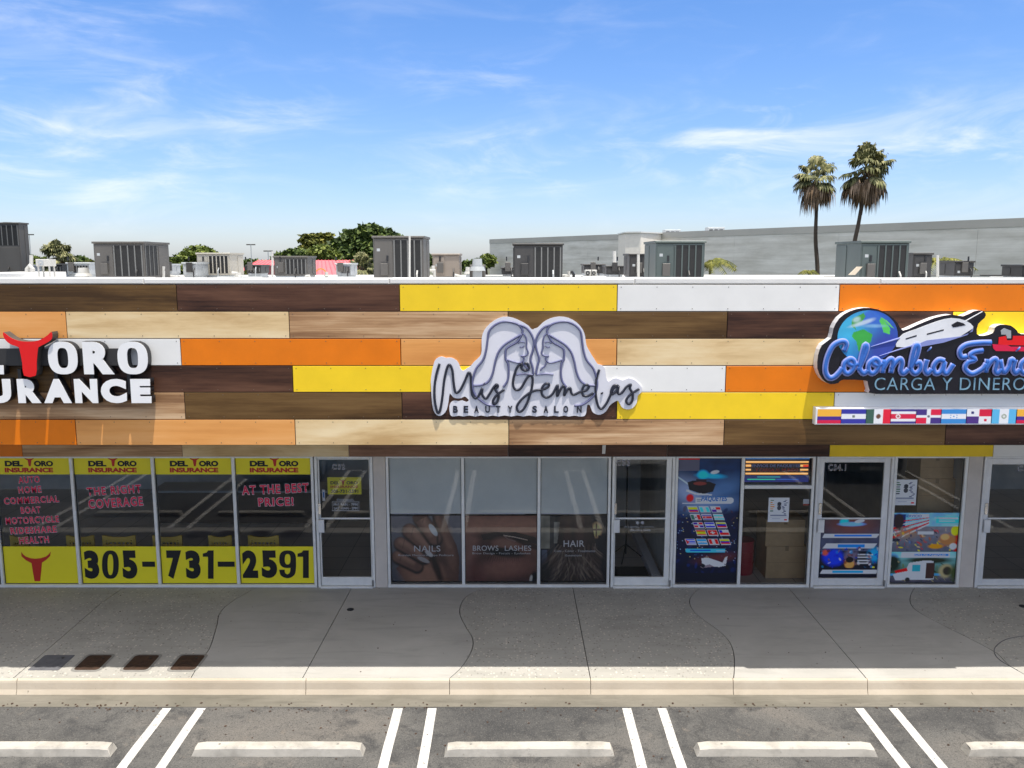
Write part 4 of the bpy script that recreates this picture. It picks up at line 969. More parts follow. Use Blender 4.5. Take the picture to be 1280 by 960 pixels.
c.rect(.20, .722, .78, .752, (96, 160, 205)); c.ell(.20, .737, .03, .016, (96, 160, 205)); c.rect(.24, .732, .56, .742, (40, 90, 160)); c.rect(.6, .729, .84, .732, (210, 220, 230)); c.rect(.64, .738, .80, .741, (210, 220, 230))
c.ell(.66, .80, .30, .035, (110, 60, 50), -8, 1.2, .5); c.poly([(.42, .80), (.52, .795), (.74, .835), (.80, .86), (.70, .872), (.50, .865), (.43, .84)], (205, 198, 192)); c.poly([(.74, .84), (.79, .79), (.82, .785), (.80, .85)], (190, 170, 170)); c.poly([(.55, .85), (.40, .87), (.44, .88), (.62, .868)], (120, 110, 115))
c.ell(.82, .872, .03, .018, (16, 16, 22)); c.ell(.45, .862, .03, .015, (20, 20, 26)); c.rect(0, .92, 1, 1, (12, 14, 28))
par_p = poster('parcel_poster', c, (846.5, 573, 922.5, 728), 'tall dark blue window poster with a ship, a grid of flags and a plane', 'poster', YS - .003, satur=1.35)
text('lettering', 'PAQUETES', (876.5, 620.5, 909, 627.5), YS - .0045, M['bluetext'], par_p, .03, shear=.2)
# box behind the lower edge is cut out of the poster in the photo: it stands in front of it inside the glass
def cardboard(x0, x1, z0, z1, y0, d, lab, grp='cardboard boxes stacked inside the cargo shop'):
    t = empty('cardboard_box', ((x0 + x1) / 2, y0, z0), lab, 'cardboard box', grp)
    m = MB(); m.cbox(x0, x1, y0, y0 + d, z0, z1, .006); m.build('carton', M['cardboard'], t)
    m = MB(); m.box((x0 + x1) / 2 - .03, (x0 + x1) / 2 + .03, y0 - .0015, y0 - .0005, z1 - .08, z1 - .002); m.box((x0 + x1) / 2 - .03, (x0 + x1) / 2 + .03, y0 - .0015, y0 + d, z1 + .0005, z1 + .002); m.build('tape', M['tape'], t)
    m = MB(); m.box(x0 + .02, x1 - .02, y0 - .0012, y0 - .0004, (z0 + z1) / 2 - .002, (z0 + z1) / 2 + .002); m.build('flap_line', M['tape'], t)
    return t
def bx(px0, px1, z0, z1, y, d, lab): 
    k = y / YS; x0, x1 = WX(px0) * k, WX(px1) * k; return cardboard(x0, x1, z0, z1, y, d, lab)
YB = YS + .35
zz = lambda py: P(640, py, YB)[1]
bx(960, 1011, .0, zz(683), YB, .6, 'large brown carton on the floor beside the red barrel')
bx(958, 1007, zz(683) + .004, zz(650), YB, .55, 'brown carton on top of the large one, under the printed notice')
zA = zz(640); bx(1146, 1192, .0, .42, YB, .5, 'brown carton at the bottom of the stack behind the truck poster')
bx(1147, 1191, .424, zA - .004, YB, .5, 'brown carton in the middle of the stack behind the flag poster')
bx(1145, 1191, zA, zz(598.5), YB, .5, 'brown carton beside the white notice in the right window')
bx(1146, 1187, zz(598.5) + .004, zz(570), YB, .5, 'brown carton at the top of the right stack')
x0, x1 = WX(847), WX(899); t = empty('cardboard_box', ((x0 + x1) / 2, YS - .0, 0), 'low brown carton at the foot of the dark blue poster', 'cardboard box', 'cardboard boxes stacked inside the cargo shop')
c = MB(); c.cbox(x0, x1, YS + .0105, YS + .3, .062, FZ(712), .002); c.build('carton', M['cardboard'], t)
x0, x1 = WX(905), WX(921.5); c = MB(); c.cbox(x0, x1, YS + .0107, YS + .3, .062, FZ(713), .004); tag(c.build('red_bin', M['redbarrel']), 'small dark red plastic bin edge beside the low carton', 'bin')
# red barrel
t = empty('red_barrel', (WX(944), YB + .3, 0), 'dark red plastic barrel standing behind the glass', 'barrel')
m = MB(); m.smooth = False; rr_ = WX(958) - WX(944); zt_ = zz(681)
for z0_, z1_, ra, rb in ((0, .03, .97, 1), (.03, zt_ * .33, 1, 1), (zt_ * .33, zt_ * .36, 1.04, 1.04), (zt_ * .36, zt_ * .66, 1, 1), (zt_ * .66, zt_ * .69, 1.04, 1.04), (zt_ * .69, zt_ - .03, 1, .98)):
    m.cyl((0, 0, z0_), rr_ * ra, z1_ - z0_, 28, 'z', rr_ * rb)
m.build('drum', M['redbarrel'], t, local=True)
m = MB(); m.cyl((0, 0, zt_ - .03), rr_ * 1.03, .03, 28); m.build('lid', M['redbarrel'], t, local=True)
# printed notices
def notice(box, lab, Y=YS - .003):
    c = Cv(70, 88, (214, 214, 214)); rg = random.Random(int(box[0]))
    for k in range(6): c.rect(.10, .10 + k * .085, .10 + rg.uniform(.1, .2), .14 + k * .085, rg.choice([(60, 60, 70), (180, 120, 60), (50, 90, 60)]))
    c.ell(.52, .25, .10, .07, (44, 44, 52)); c.ell(.52, .42, .10, .10, (56, 56, 62)); c.rect(.42, .30, .62, .33, (44, 44, 52))
    for k in range(12): x = rg.uniform(.68, .88); y = .10 + k * .05; c.rect(x - .05, y, x + .06, y + .028, (36, 46, 84))
    c.rect(.12, .70, .88, .74, (60, 70, 100)); c.rect(.10, .78, .90, .80, (110, 110, 120)); c.rect(.20, .84, .60, .87, (150, 150, 156)); c.rect(.78, .88, .92, .93, (170, 50, 50))
    return poster('printed_notice', c, box, lab, 'notice', Y, 'white printed notices in the cargo shop')
notice((961, 622, 985.5, 652.5), 'white printed notice in front of the cartons left of the cargo door')
notice((1118.5, 599.5, 1144.5, 631.5), 'white printed notice in the window right of the cargo door')
m = MB(); x0, x1 = WX(1003), WX(1012); m.box(x0, x1, YS + .008, YS + .009, FZ(630), FZ(624)); o = m.build('shop_tag', M['vinylwhite']); tag(o, 'small white and red sticker high beside the cargo door', 'sticker')
m = MB(); m.box(x0, x1, YS + .0085, YS + .0095, FZ(632), FZ(630.2)); m.build('red_stripe', M['vinylred'], o)
# led display
c = Cv(120, 50, (6, 10, 30)); c.vg(.70, 1, (14, 34, 80), (20, 30, 110))
for y in (.12, .27, .44, .60): c.rect(.02, y, .98, y + .085, (250, 170, 74))
for y in (.12, .27, .44, .60): c.rect(.02, y + .02, .98, y + .045, (255, 224, 170))
c.rect(.10, .26, .86, .56, (24, 14, 18)); c.rect(.0, .0, 1, .03, (40, 110, 180)); c.rect(.9, .28, .98, .36, (230, 60, 40)); c.rect(.2, .76, .56, .80, (40, 150, 160)); c.rect(.05, .86, .48, .89, (40, 190, 150)); c.rect(.5, .87, .84, .90, (40, 90, 170))
led = c.sheet('led_display', (931.5, 573, 1010.5, 602.5), YS + .03, None, M['screen']); tag(led, 'lit LED display with orange lines in the upper window pane', 'LED display')
text('lettering', 'ENVIOS DE PAQUETES', (940, 580.5, 1000, 584.5), YS + .0285, M['scriptrim'], led, .04); text('lettering', 'Y CARGA AL MUNDO', (944, 585.5, 998, 589.5), YS + .0285, M['vinylred'], led, .04)
m = MB(); m.box(WX(929), WX(1013), YS + .031, YS + .09, FZ(605), FZ(571.5)); m.build('display_housing', M['black'], led)
# cargo door poster
c = Cv(130, 130, (14, 16, 28)); c.vg(.0, .55, (52, 50, 56), (70, 74, 92)); c.noise(.25, 8, 11)
c.ell(.5, .12, .36, .16, (120, 70, 56), 0, 1.2, .6); c.ell(.38, .06, .07, .06, (60, 170, 190), -20, .5); c.ell(.5, .10, .2, .035, (120, 160, 215), 0, .5); c.ell(.62, .05, .07, .025, (230, 230, 235), -10, .5)
c.poly([(.08, .26), (.95, .26), (.90, .33), (.05, .33)], (196, 206, 222)); c.rect(.24, .275, .82, .305, (44, 110, 190)); c.poly([(.12, .42), (.92, .42), (.86, .51), (.06, .51)], (196, 206, 222)); c.rect(.30, .44, .72, .49, (30, 120, 200))
c.ell(.24, .66, .17, .14, (26, 74, 180), 12, .5); c.ell(.88, .62, .10, .12, (40, 140, 180), 0, .8); c.ell(.50, .76, .08, .09, (196, 140, 96), 0, .3); c.ell(.52, .62, .11, .09, (96, 90, 106), 0, .6); c.ell(.11, .58, .05, .05, (170, 90, 80), 0, .6)
for k in range(4): c.rect(.62, .60 + k * .05, .86 - k * .02, .62 + k * .05, (196, 206, 222))
dense(c, 8, .50, .83, 70, [(30, 60, 150), (20, 20, 40), (120, 90, 90), (60, 130, 170), (200, 190, 190), (90, 40, 40)]); c.ell(.5, .70, .06, .05, (24, 16, 20)); c.ell(.88, .83, .02, .02, (220, 180, 90)); c.rect(0, .84, 1, 1, (8, 8, 26)); c.poly([(.08, .87), (.97, .87), (.93, .94), (.04, .94)], (206, 214, 226)); c.rect(.24, .885, .72, .925, (50, 140, 210))
poster('door_poster', c, (1025.5, 648, 1100, 721.5), 'poster with blue bands and a globe on the lower half of the cargo door', 'poster', YS - .013, satur=1.3)
# flag poster and truck poster
c = Cv(150, 88, (108, 120, 150)); c.vg(0, .35, (120, 160, 215), (130, 170, 220)); c.vg(.35, 1, (120, 116, 120), (80, 84, 96)); c.noise(.18, 7, 31)
c.rect(0, .05, .22, .35, (30, 44, 96)); 
for k in range(6): c.poly([(.20, .20 + k * .075), (.55, .12 + k * .03), (.55, .135 + k * .035), (.18, .235 + k * .08)], (190, 40, 60) if k % 2 == 0 else (225, 215, 220))
for k in range(4): c.poly([(0, .40 + k * .12), (.16, .34 + k * .10), (.16, .385 + k * .10), (0, .46 + k * .12)], (190, 40, 60) if k % 2 == 0 else (225, 215, 220))
c.ell(.13, .22, .07, .2, (40, 26, 30), 0, .3); c.ell(.24, .52, .14, .12, (150, 120, 90), 0, 1, .7)
dense(c, 5, .42, .98, 90, [(150, 90, 60), (210, 190, 150), (60, 60, 80), (180, 50, 50), (90, 110, 140), (220, 190, 80), (40, 40, 50)]); c.rect(.26, .03, .54, .12, (190, 220, 235)); c.rect(.64, .10, .98, .26, (90, 180, 230)); c.rect(.68, .13, .94, .17, (230, 240, 250)); c.rect(.68, .20, .9, .23, (230, 240, 250)); c.rect(.40, .48, .62, .56, (200, 205, 215))
c.ell(.92, .46, .06, .12, (226, 200, 60), 0, .4); c.ell(.97, .8, .07, .25, (170, 30, 40), 0, .4); c.ell(.82, .70, .12, .14, (150, 110, 80), 0, .5); c.ell(.78, .62, .06, .08, (196, 150, 110), 0, .4); c.ell(.90, .86, .05, .08, (210, 200, 190), 0, .4); c.ell(.66, .86, .10, .06, (180, 130, 60), 0, .5)
c.rect(0, .66, .16, .74, (60, 62, 74))
fp = poster('flag_poster', c, (1112.8, 641, 1199.5, 689.5), 'colourful poster with a striped flag and gifts in the right window', 'poster', YS - .003, satur=1.3)
text('lettering', 'SERVICIO', (1132, 643.5, 1152, 646.5), YS - .0045, M['bluetext'], fp, .02); text('lettering', 'TRANSPORTE Y CARGA', (1168, 646.5, 1190, 648.5), YS - .0045, M['vinylwhite'], fp, .02); text('lettering', 'ATION', (1112.8, 673, 1124, 677), YS - .0045, M['blackmatte'], fp, .02)
c = Cv(150, 66, (90, 140, 170)); c.vg(0, .2, (120, 180, 225), (150, 200, 235)); c.vg(.2, .7, (110, 150, 150), (70, 84, 60)); c.vg(.78, 1, (86, 84, 92), (60, 58, 66)); c.noise(.2, 7, 41)
c.ell(.05, .38, .10, .28, (20, 34, 24), 0, .6); c.ell(.55, .28, .30, .10, (34, 40, 24), 0, .6); c.rect(.16, .02, .84, .19, (196, 222, 240)); c.rect(.34, .07, .82, .14, (30, 120, 205))
c.poly([(.28, .36), (.50, .28), (.62, .30), (.64, .90), (.10, .92), (.06, .74), (.24, .58)], (208, 210, 216)); c.poly([(.08, .62), (.25, .52), (.27, .62), (.10, .70)], (190, 40, 50)); c.rect(.30, .42, .44, .66, (70, 140, 150)); c.poly([(.32, .44), (.40, .42), (.42, .62), (.34, .62)], (30, 70, 80))
c.rect(.52, .36, .64, .86, (60, 40, 36)); c.rect(.58, .36, .60, .86, (140, 40, 40)); c.ell(.27, .90, .035, .07, (20, 20, 24), 0, .3); c.ell(.27, .90, .018, .035, (150, 150, 155), 0, .3)
dense(c, 15, .3, .95, 50, [(40, 60, 30), (90, 100, 50), (150, 140, 110), (30, 34, 26)]); c.poly([(.30, .36), (.50, .28), (.62, .30), (.64, .90), (.10, .92), (.06, .74), (.24, .58)], (208, 210, 216)); c.poly([(.08, .62), (.25, .52), (.27, .62), (.10, .70)], (190, 40, 50)); c.rect(.33, .42, .44, .64, (70, 140, 150)); c.rect(.52, .36, .63, .86, (60, 40, 36)); c.ell(.27, .90, .035, .07, (20, 20, 24), 0, .3); c.ell(.80, .62, .10, .22, (150, 140, 110), -30, .4); c.ell(.82, .62, .06, .14, (50, 44, 36), -30, .4); c.ell(.95, .70, .10, .25, (60, 70, 40), 0, .8)
tp = poster('truck_poster', c, (1112.8, 689.8, 1198.5, 728), 'poster with a white rental truck at the foot of the right window', 'poster', YS - .003, satur=1.25)
text('lettering', 'RENTA DE CAMIONES', (1140, 693, 1182, 696), YS - .0045, M['vinylwhite'], tp, .02)

# ================================================================== INSIDE THE SHOPS
def chair(x, w, lab):
    y = YS + .25; zt = P(640, 668, y)[1]
    t = empty('yellow_chair', (x, y, 0), lab, 'chair', 'yellow chairs behind the office windows')
    b = MB(); n = 9; zb_ = .42; H = zt - zb_
    # backrest with a curved top edge and rows of slots left open
    def edge(u): return zt - .02 - .035 * math.sin(math.pi * u)
    cols_ = 7
    for i in range(cols_ + 1):
        u = i / cols_; xx = -w / 2 + w * u; hw = .012 if 0 < i < cols_ else .03
        b.box(xx - hw, xx + hw, 0, .03, zb_, edge(min(max(u, .001), .999)) - .001)
    for k in range(6):
        z = zb_ + H * k / 6.2; b.box(-w / 2, w / 2, .003, .027, z, z + .028)
    for i in range(12):
        u0, u1 = i / 12, (i + 1) / 12; b.add([(-w / 2 + w * u0, -.004, edge(u0) - .07), (-w / 2 + w * u1, -.004, edge(u1) - .07), (-w / 2 + w * u1, -.004, edge(u1)), (-w / 2 + w * u0, -.004, edge(u0)),
                                          (-w / 2 + w * u0, .034, edge(u0) - .07), (-w / 2 + w * u1, .034, edge(u1) - .07), (-w / 2 + w * u1, .034, edge(u1)), (-w / 2 + w * u0, .034, edge(u0))], [(0, 1, 2, 3), (7, 6, 5, 4), (3, 2, 6, 7), (0, 4, 5, 1)])
    b.build('backrest', M['chairyellow'], t, local=True)
    s_ = MB(); s_.cbox(-w / 2, w / 2, .0, .46, .40, .44, .01); s_.build('seat', M['chairyellow'], t, local=True)
    for sx in (-1, 1):
        for yy in (.03, .42):
            l = MB(); l.tube([(sx * (w / 2 - .03), yy, .40), (sx * (w / 2 - .01), yy, .0)], .014, 8); l.build('leg', M['chrome'], t, local=True)
k_ = (YS + .25) / YS
for px0, px1, lab in ((14, 34, 'yellow slotted chair seen below the service list'), (84, 116, 'yellow slotted chair standing across the first mullion'), (129, 168, 'yellow slotted chair below the words THE RIGHT COVERAGE'), (192, 226, 'yellow slotted chair above the digits 731'), (262, 288, 'yellow slotted chair right of the 731 digits'), (311, 347, 'yellow slotted chair below AT THE BEST PRICE')):
    chair(WX((px0 + px1) / 2, 675) * k_, (px1 - px0) * .0128, lab)
m = MB(); 
t = empty('office_desk', (WX(250), YS + 3.2, 0), 'long grey desk in the dim insurance office', 'desk')
m.cbox(-2.2, 1.6, 0, .7, .70, .74, .01); m.build('desk_top', M['acpale'], t, local=True)
m = MB(); m.box(-2.1, 1.5, .04, .07, .05, .70); m.build('front_panel', M['acdark'], t, local=True)
t = empty('tripod_stand', (WX(783) * (YS + 1.3) / YS, YS + 1.3, 0), 'black tripod stand behind the salon door', 'stand')
m = MB(); m.tube([(0, 0, .1), (0, 0, 2.1)], .014, 8); m.build('pole', M['black'], t, local=True)
for a in (10, 130, 250):
    m = MB(); m.tube([(0, 0, .28), (.32 * math.cos(R(a)), .32 * math.sin(R(a)), .008)], .011, 6); m.build('leg', M['black'], t, local=True)
m = MB(); m.box(WX(770), WX(829), YS + .15, YS + .9, .0, .008); tag(m.build('door_mat', M['rubber']), 'dark mat on the floor inside the salon door', 'mat')

# ================================================================== FASCIA SIGN: insurance office channel letters
YL = YF - .125          # faces stand off the boards
s = empty('channel_letter_sign', (P(40, 465, YL)[0], YF - .02, P(40, 504, YL)[1]), 'white channel letters DEL TORO INSURANCE with a red bull head for the T', 'shop sign')
def ring_letter(name, box, y0, y1, mat, par, e=0.0):
    x0, z1 = P(box[0], box[1], YL); x1, z0 = P(box[2], box[3], YL); cx, cz, a, b_ = (x0 + x1) / 2, (z0 + z1) / 2, (x1 - x0) / 2 + e, (z1 - z0) / 2 + e; n = 40; vs = []; fs = []
    se = lambda t, p, q, k: (cx + p * math.copysign(abs(math.cos(t)) ** (2 / k), math.cos(t)), cz + q * math.copysign(abs(math.sin(t)) ** (2 / k), math.sin(t)))
    for y in (y0, y1):
        for (p, q, k) in ((a, b_, 2.5), (a * .36, b_ * .62, 2.9)):
            for i in range(n): x, z = se(2 * math.pi * i / n, p, q, k); vs.append((x, y, z))
    for i in range(n):
        j = (i + 1) % n; fs += [(i, j, j + n, i + n), (i + 2 * n, i + 3 * n, j + 3 * n, j + 2 * n), (i, i + 2 * n, j + 2 * n, j), (i + n, j + n, j + 3 * n, i + 3 * n)]
    m = MB(); m.add(vs, fs); return m.build(name, mat, par)
def channel(ch, box, bold=.05, face='letterwhite', par=s):
    if ch == 'O':
        rt = ring_letter('letter', box, YL + .0065, YF - .02, M['black'], par); ring_letter('letter_face', box, YL, YL + .006, M[face], rt, -.001); return
    rt = text('letter', ch, box, YF - .02, M['black'], par, bold, depth=(YF - .02) - (YL + .006))
    x0, z1 = P(box[0], box[1], YL); x1, z0 = P(box[2], box[3], YL)
    # return built at the face's real size
    co = rt.data.vertices; xs = [v.co.x for v in co]; zs = [v.co.z for v in co]; off = world_off(par)
    a0, a1, b0, b1 = min(xs), max(xs), min(zs), max(zs)
    for v in co: v.co.x = x0 - off.x + (v.co.x - a0) / (a1 - a0) * (x1 - x0); v.co.z = z0 - off.z + (v.co.z - b0) / (b1 - b0) * (z1 - z0)
    text('letter_face', ch, box, YL + .004, M[face], rt, bold, depth=.006, grow=-.002)
for ch, a, b in (('D', -115, -80), ('E', -74, -42), ('L', -36, 5.6), ('O', 58.3, 98.5), ('R', 102.3, 144), ('O', 145.3, 186)): channel(ch, (a, 427, b, 468), .07)
for ch, a, b in (('I', -104, -92), ('N', -88, -56), ('S', -53, -22), ('U', -18, 15.5), ('R', 20.6, 52.5), ('A', 53, 90.5), ('N', 92, 123.5), ('C', 125, 159.5), ('E', 162.5, 190)): channel(ch, (a, 473.5, b, 504), .075)
# bull head standing proud
HB = [(20, 135), (60, 165), (100, 185), (150, 196), (230, 196), (280, 178), (320, 152), (342, 132), (348, 168), (335, 190), (300, 212), (262, 232), (252, 250), (244, 340), (238, 424), (160, 424), (148, 340), (130, 250), (118, 232), (70, 215), (30, 180)]
pts = smooth_closed([P(u / 5.333, 390 + v / 5.333, YL - .03) for u, v in HB], 2)
m = MB(); m.prism_xz(pts, YL - .024, YF - .02); bh = m.build('bull_head', M['acgrey'], s)
m = MB(); m.prism_xz(pts, YL - .03, YL - .0245); m.build('bull_head_face', M['red'], bh)
m = MB(); xa, za = P(-125, 436, YF - .07); xb, zb2 = P(150, 457, YF - .07); m.box(xa, xb, YF - .07, YF - .008, zb2, za); m.build('raceway', M['acdark'], s)
for px in (-110, -60, -10, 30, 75, 120, 165): x, z = P(px, 462, YF); m = MB(); m.box(x - .02, x + .02, YF - .10, YF - .004, z - .28, z + .02); m.build('standoff', M['black'], s)

# ================================================================== FASCIA SIGN: salon
YP_ = YF - .006
s = empty('salon_sign', (P(668, 520, YF)[0], YF - .004, P(668, 520, YF)[1]), 'pale lilac cut-out salon sign with two facing women in outline and dark script lettering', 'shop sign')
Z6 = lambda u, v: (530 + u / 6.857, 390 + v / 6.857)
LFT = [(62, 640), (62, 560), (82, 450), (105, 400), (150, 380), (190, 392), (235, 390), (282, 415), (305, 455), (318, 490), (340, 500), (370, 480), (400, 462), (430, 425), (480, 378), (495, 330), (494, 240), (505, 180), (535, 130), (600, 72), (680, 40), (760, 48), (830, 78), (890, 112), (925, 150), (945, 142)]
RGT = [(975, 132), (1020, 88), (1080, 55), (1160, 38), (1240, 50), (1310, 90), (1360, 150), (1380, 210), (1390, 280), (1420, 340), (1458, 400), (1488, 445), (1525, 455), (1550, 485), (1560, 560), (1580, 595), (1615, 572), (1650, 565), (1700, 585), (1750, 565), (1808, 585), (1842, 618), (1868, 650), (1862, 685), (1830, 715), (1822, 775), (1785, 822), (1735, 832), (1692, 812), (1662, 758), (1620, 775), (1585, 805), (1558, 850), (1510, 878), (1470, 872), (1440, 850), (1422, 800), (1398, 795), (1390, 855), (1375, 888), (1330, 893)]
BOT = [(1290, 885), (1240, 893), (1200, 885), (1160, 893), (1110, 885), (1060, 893), (1020, 884), (960, 893), (900, 884), (850, 893), (800, 884), (750, 893), (690, 884), (640, 893), (590, 884), (540, 893), (490, 884), (440, 893), (390, 884), (340, 893), (300, 886), (250, 893), (225, 875), (218, 810), (232, 772), (262, 758), (300, 762), (330, 756), (362, 770), (385, 755), (372, 738), (350, 722), (320, 735), (285, 738), (250, 728), (222, 695), (212, 760), (196, 835), (165, 875), (130, 888), (95, 865), (72, 790)]
out = smooth_closed([P(*Z6(u, v), YF) for u, v in LFT + RGT + BOT], 2)
m = MB(); m.prism_xz(out, YP_ - .014, YF - .002); m.build('plate', M['salonplate'], s)
def stroke(name, pts, w, mat, par, depth, Yb, z=Z6, closed=False, n=5):
    q = [P(*z(u, v), YF) for u, v in pts]; q = smooth_path(q, n); m = MB(); m.smooth = True
    m.tube([(x, Yb, zz_) for x, zz_ in q], w / 2, 8, sy=depth / (w / 2)); return m.build(name, mat, par)
WOM = [
 ('hair_line', [(840, 188), (842, 150), (800, 102), (700, 80), (620, 102), (560, 160), (545, 240), (532, 330), (505, 410), (450, 480), (422, 560), (415, 620), (432, 692), (470, 740), (540, 790), (610, 800)]),
 ('hair_line', [(840, 188), (765, 232), (690, 280), (640, 340), (612, 420), (590, 520), (555, 590), (500, 622), (425, 628)]),
 ('hair_line', [(838, 190), (800, 252), (735, 292), (702, 322), (700, 400), (720, 440), (726, 520), (714, 590), (680, 640)]),
 ('hair_line', [(800, 104), (870, 130), (920, 190), (942, 262), (930, 335), (912, 400), (930, 470), (938, 530)]),
 ('face_line', [(842, 180), (868, 205), (880, 250), (878, 300), (892, 350), (866, 374), (832, 376), (856, 392), (850, 414), (826, 432), (786, 430), (715, 408)]),
 ('face_line', [(850, 425), (862, 460), (890, 480), (900, 500)]),
 ('face_line', [(790, 535), (860, 528), (940, 536)]),
 ('eye_line', [(820, 296), (838, 302), (858, 288)]), ('brow_line', [(806, 268), (832, 252), (864, 262)])]
ctr = (668.4 - 530) * 6.857
for side in (0, 1):
    for nm, pts in WOM:
        pp = [(2 * ctr - u, v) for u, v in pts] if side else pts
        w = .028 if nm == 'hair_line' else .020 if nm == 'face_line' else .014
        stroke(nm, pp, w, M['salonline'], s, .019, YP_ - .017)
ink = {
 'M': [(135, 440), (108, 530), (92, 640), (95, 760), (118, 858), (140, 835), (160, 720), (175, 580), (200, 475), (222, 450), (245, 500), (255, 600), (272, 685), (308, 670), (350, 590), (380, 520), (400, 535), (405, 620), (412, 700), (440, 737), (470, 712), (500, 652), (498, 700), (530, 740), (562, 700), (595, 645), (622, 618), (634, 635), (612, 662), (640, 705), (630, 762), (602, 785), (592, 755), (625, 708), (688, 662)],
 'Y': [(858, 440), (885, 440), (898, 480), (870, 500), (835, 480), (840, 440), (800, 470), (768, 560), (765, 630), (790, 665), (830, 650), (872, 580), (905, 540), (930, 562), (925, 640), (890, 760), (850, 832), (812, 850), (795, 808), (832, 750), (905, 690), (960, 668), (1015, 662), (1062, 640), (1070, 615), (1040, 612), (1010, 650), (1012, 705), (1050, 730), (1100, 700), (1145, 622), (1140, 720), (1172, 655), (1198, 630), (1206, 660), (1200, 712), (1228, 665), (1252, 648), (1262, 690), (1285, 705), (1340, 680), (1390, 668), (1412, 632), (1380, 620), (1355, 660), (1362, 710), (1400, 717), (1450, 690)],
 'l': [(1500, 490), (1475, 580), (1470, 700), (1490, 800), (1520, 826), (1560, 782), (1600, 700), (1622, 650), (1660, 628), (1622, 630), (1600, 680), (1612, 702), (1650, 670), (1665, 632), (1660, 695), (1692, 690), (1732, 640), (1770, 618), (1762, 650), (1786, 700), (1780, 760), (1752, 786), (1730, 758), (1762, 708), (1842, 655)],
 'dot': [(1520, 688), (1526, 696)], 'dot2': [(513, 608), (518, 613)]}
for k, pts in ink.items(): stroke('script_stroke', pts, .030 if 'dot' not in k else .034, M['salonink'], s, .017, YP_ - .022)
for ch, u in (('B', 270), ('E', 360), ('A', 450), ('U', 545), ('T', 635), ('Y', 738), ('S', 948), ('A', 1045), ('L', 1135), ('O', 1215), ('N', 1330)):
    cx, _ = Z6(u, 0); text('letter', ch, (cx - 2.9, 507.2, cx + 2.9, 515.8), YP_ - .016, M['salonink'], s, .03, depth=.010)

# ================================================================== FASCIA SIGN: cargo shop
Z8 = lambda u, v: (1010 + u / 4.741, 370 + v / 4.741)
YC = YF - .13
s = empty('cargo_sign', (P(1180, 495, YC)[0], YF - .004, P(1180, 495, YC)[1]), 'black cut-out cargo shop sign with a globe, a plane and blue script lettering', 'shop sign')
OUT = [(56, 430), (60, 350), (84, 290), (138, 250), (152, 190), (188, 130), (248, 90), (330, 70), (410, 78), (480, 110), (530, 160), (562, 205), (640, 175), (750, 130), (850, 110), (920, 120), (985, 90), (1030, 86), (1052, 104), (1046, 130), (1008, 165), (1000, 225), (1040, 236), (1098, 218), (1108, 188), (1140, 170), (1200, 175), (1238, 205), (1262, 225), (1400, 228), (1560, 226), (1660, 240), (1700, 300), (1705, 400), (1690, 500), (1650, 560), (1560, 580), (1200, 580), (800, 580), (400, 580), (366, 560), (355, 515), (338, 500), (205, 496), (180, 515), (130, 522), (85, 492)]
o2 = smooth_closed([P(*Z8(u, v), YC) for u, v in OUT], 2)
cxx = sum(p[0] for p in o2) / len(o2)
m = MB(); m.prism_xz(o2, YC + .004, YF - .003); m.build('return', M['signwhite'], s)
m = MB(); m.prism_xz(o2, YC - .004, YC + .0035); m.build('face', M['signblack'], s)
# globe as a flat print disc
c = Cv(90, 90, (20, 60, 150)); c.vg(0, 1, (40, 90, 190), (30, 120, 190)); c.ell(.2, .35, .4, .4, (70, 190, 225), 0, 1.2, .8); c.ell(.8, .7, .4, .4, (60, 40, 150), 0, 1.2, .7); c.ell(.55, .15, .3, .15, (60, 110, 205), 0, .8)
c.poly([(.20, .30), (.14, .16), (.30, .05), (.42, .12), (.36, .24), (.26, .30), (.30, .38)], (70, 160, 70)); c.poly([(.26, .42), (.42, .36), (.58, .46), (.56, .60), (.44, .74), (.40, .90), (.34, .78), (.32, .60), (.24, .50)], (60, 170, 70)); c.poly([(.72, .20), (.80, .14), (.88, .34), (.86, .46), (.76, .42)], (90, 200, 90)); c.poly([(.78, .12), (.88, .20), (.94, .34), (.90, .32)], (110, 200, 100))
c.ell(.40, .24, .22, .04, (210, 225, 235), -18, .8, .8); c.ell(.24, .18, .08, .05, (200, 220, 230), 10, .8, .7); c.ell(.6, .30, .2, .03, (150, 200, 230), 0, .9, .6); c.noise(.08, 7, 3)
gx, gz = P(*Z8(352, 240), YC); x1_, _ = P(*Z8(530, 240), YC); rr_ = x1_ - gx; _, zt_ = P(*Z8(352, 84), YC); rz = zt_ - gz
c.grid('globe', lambda u, v: (gx + rr_ * np.sin(np.arccos(np.clip(np.abs(2 * v - 1), 0, 1) * .9999)) * (2 * u - 1), YC - .006 + 0 * u, gz + rz * (1 - 2 * v)), s)
# plane
PLN = [(520, 300), (530, 265), (560, 225), (640, 195), (760, 150), (850, 130), (930, 145), (975, 180), (960, 215), (900, 240), (780, 262), (690, 285), (600, 300)]
m = MB(); m.prism_xz(smooth_closed([P(*Z8(u, v), YC) for u, v in PLN], 2), YC - .016, YC - .0045); pb = m.build('plane_body', M['signwhite'], s)
m = MB(); m.prism_xz([P(*Z8(u, v), YC) for u, v in [(700, 262), (900, 238), (970, 210), (975, 190), (940, 230), (800, 275), (640, 305), (600, 302)]], YC - .0175, YC - .0163); m.build('plane_underside', M['scriptrim'], pb)
for a, b, cc, d in ((575, 250, 640, 230), (700, 222, 800, 196)):
    m = MB(); m.prism_xz([P(*Z8(u, v), YC) for u, v in [(a, b), (cc, d), (cc, d + 8), (a, b + 8)]], YC - .0178, YC - .0163); m.build('window_row', M['signblack'], pb)
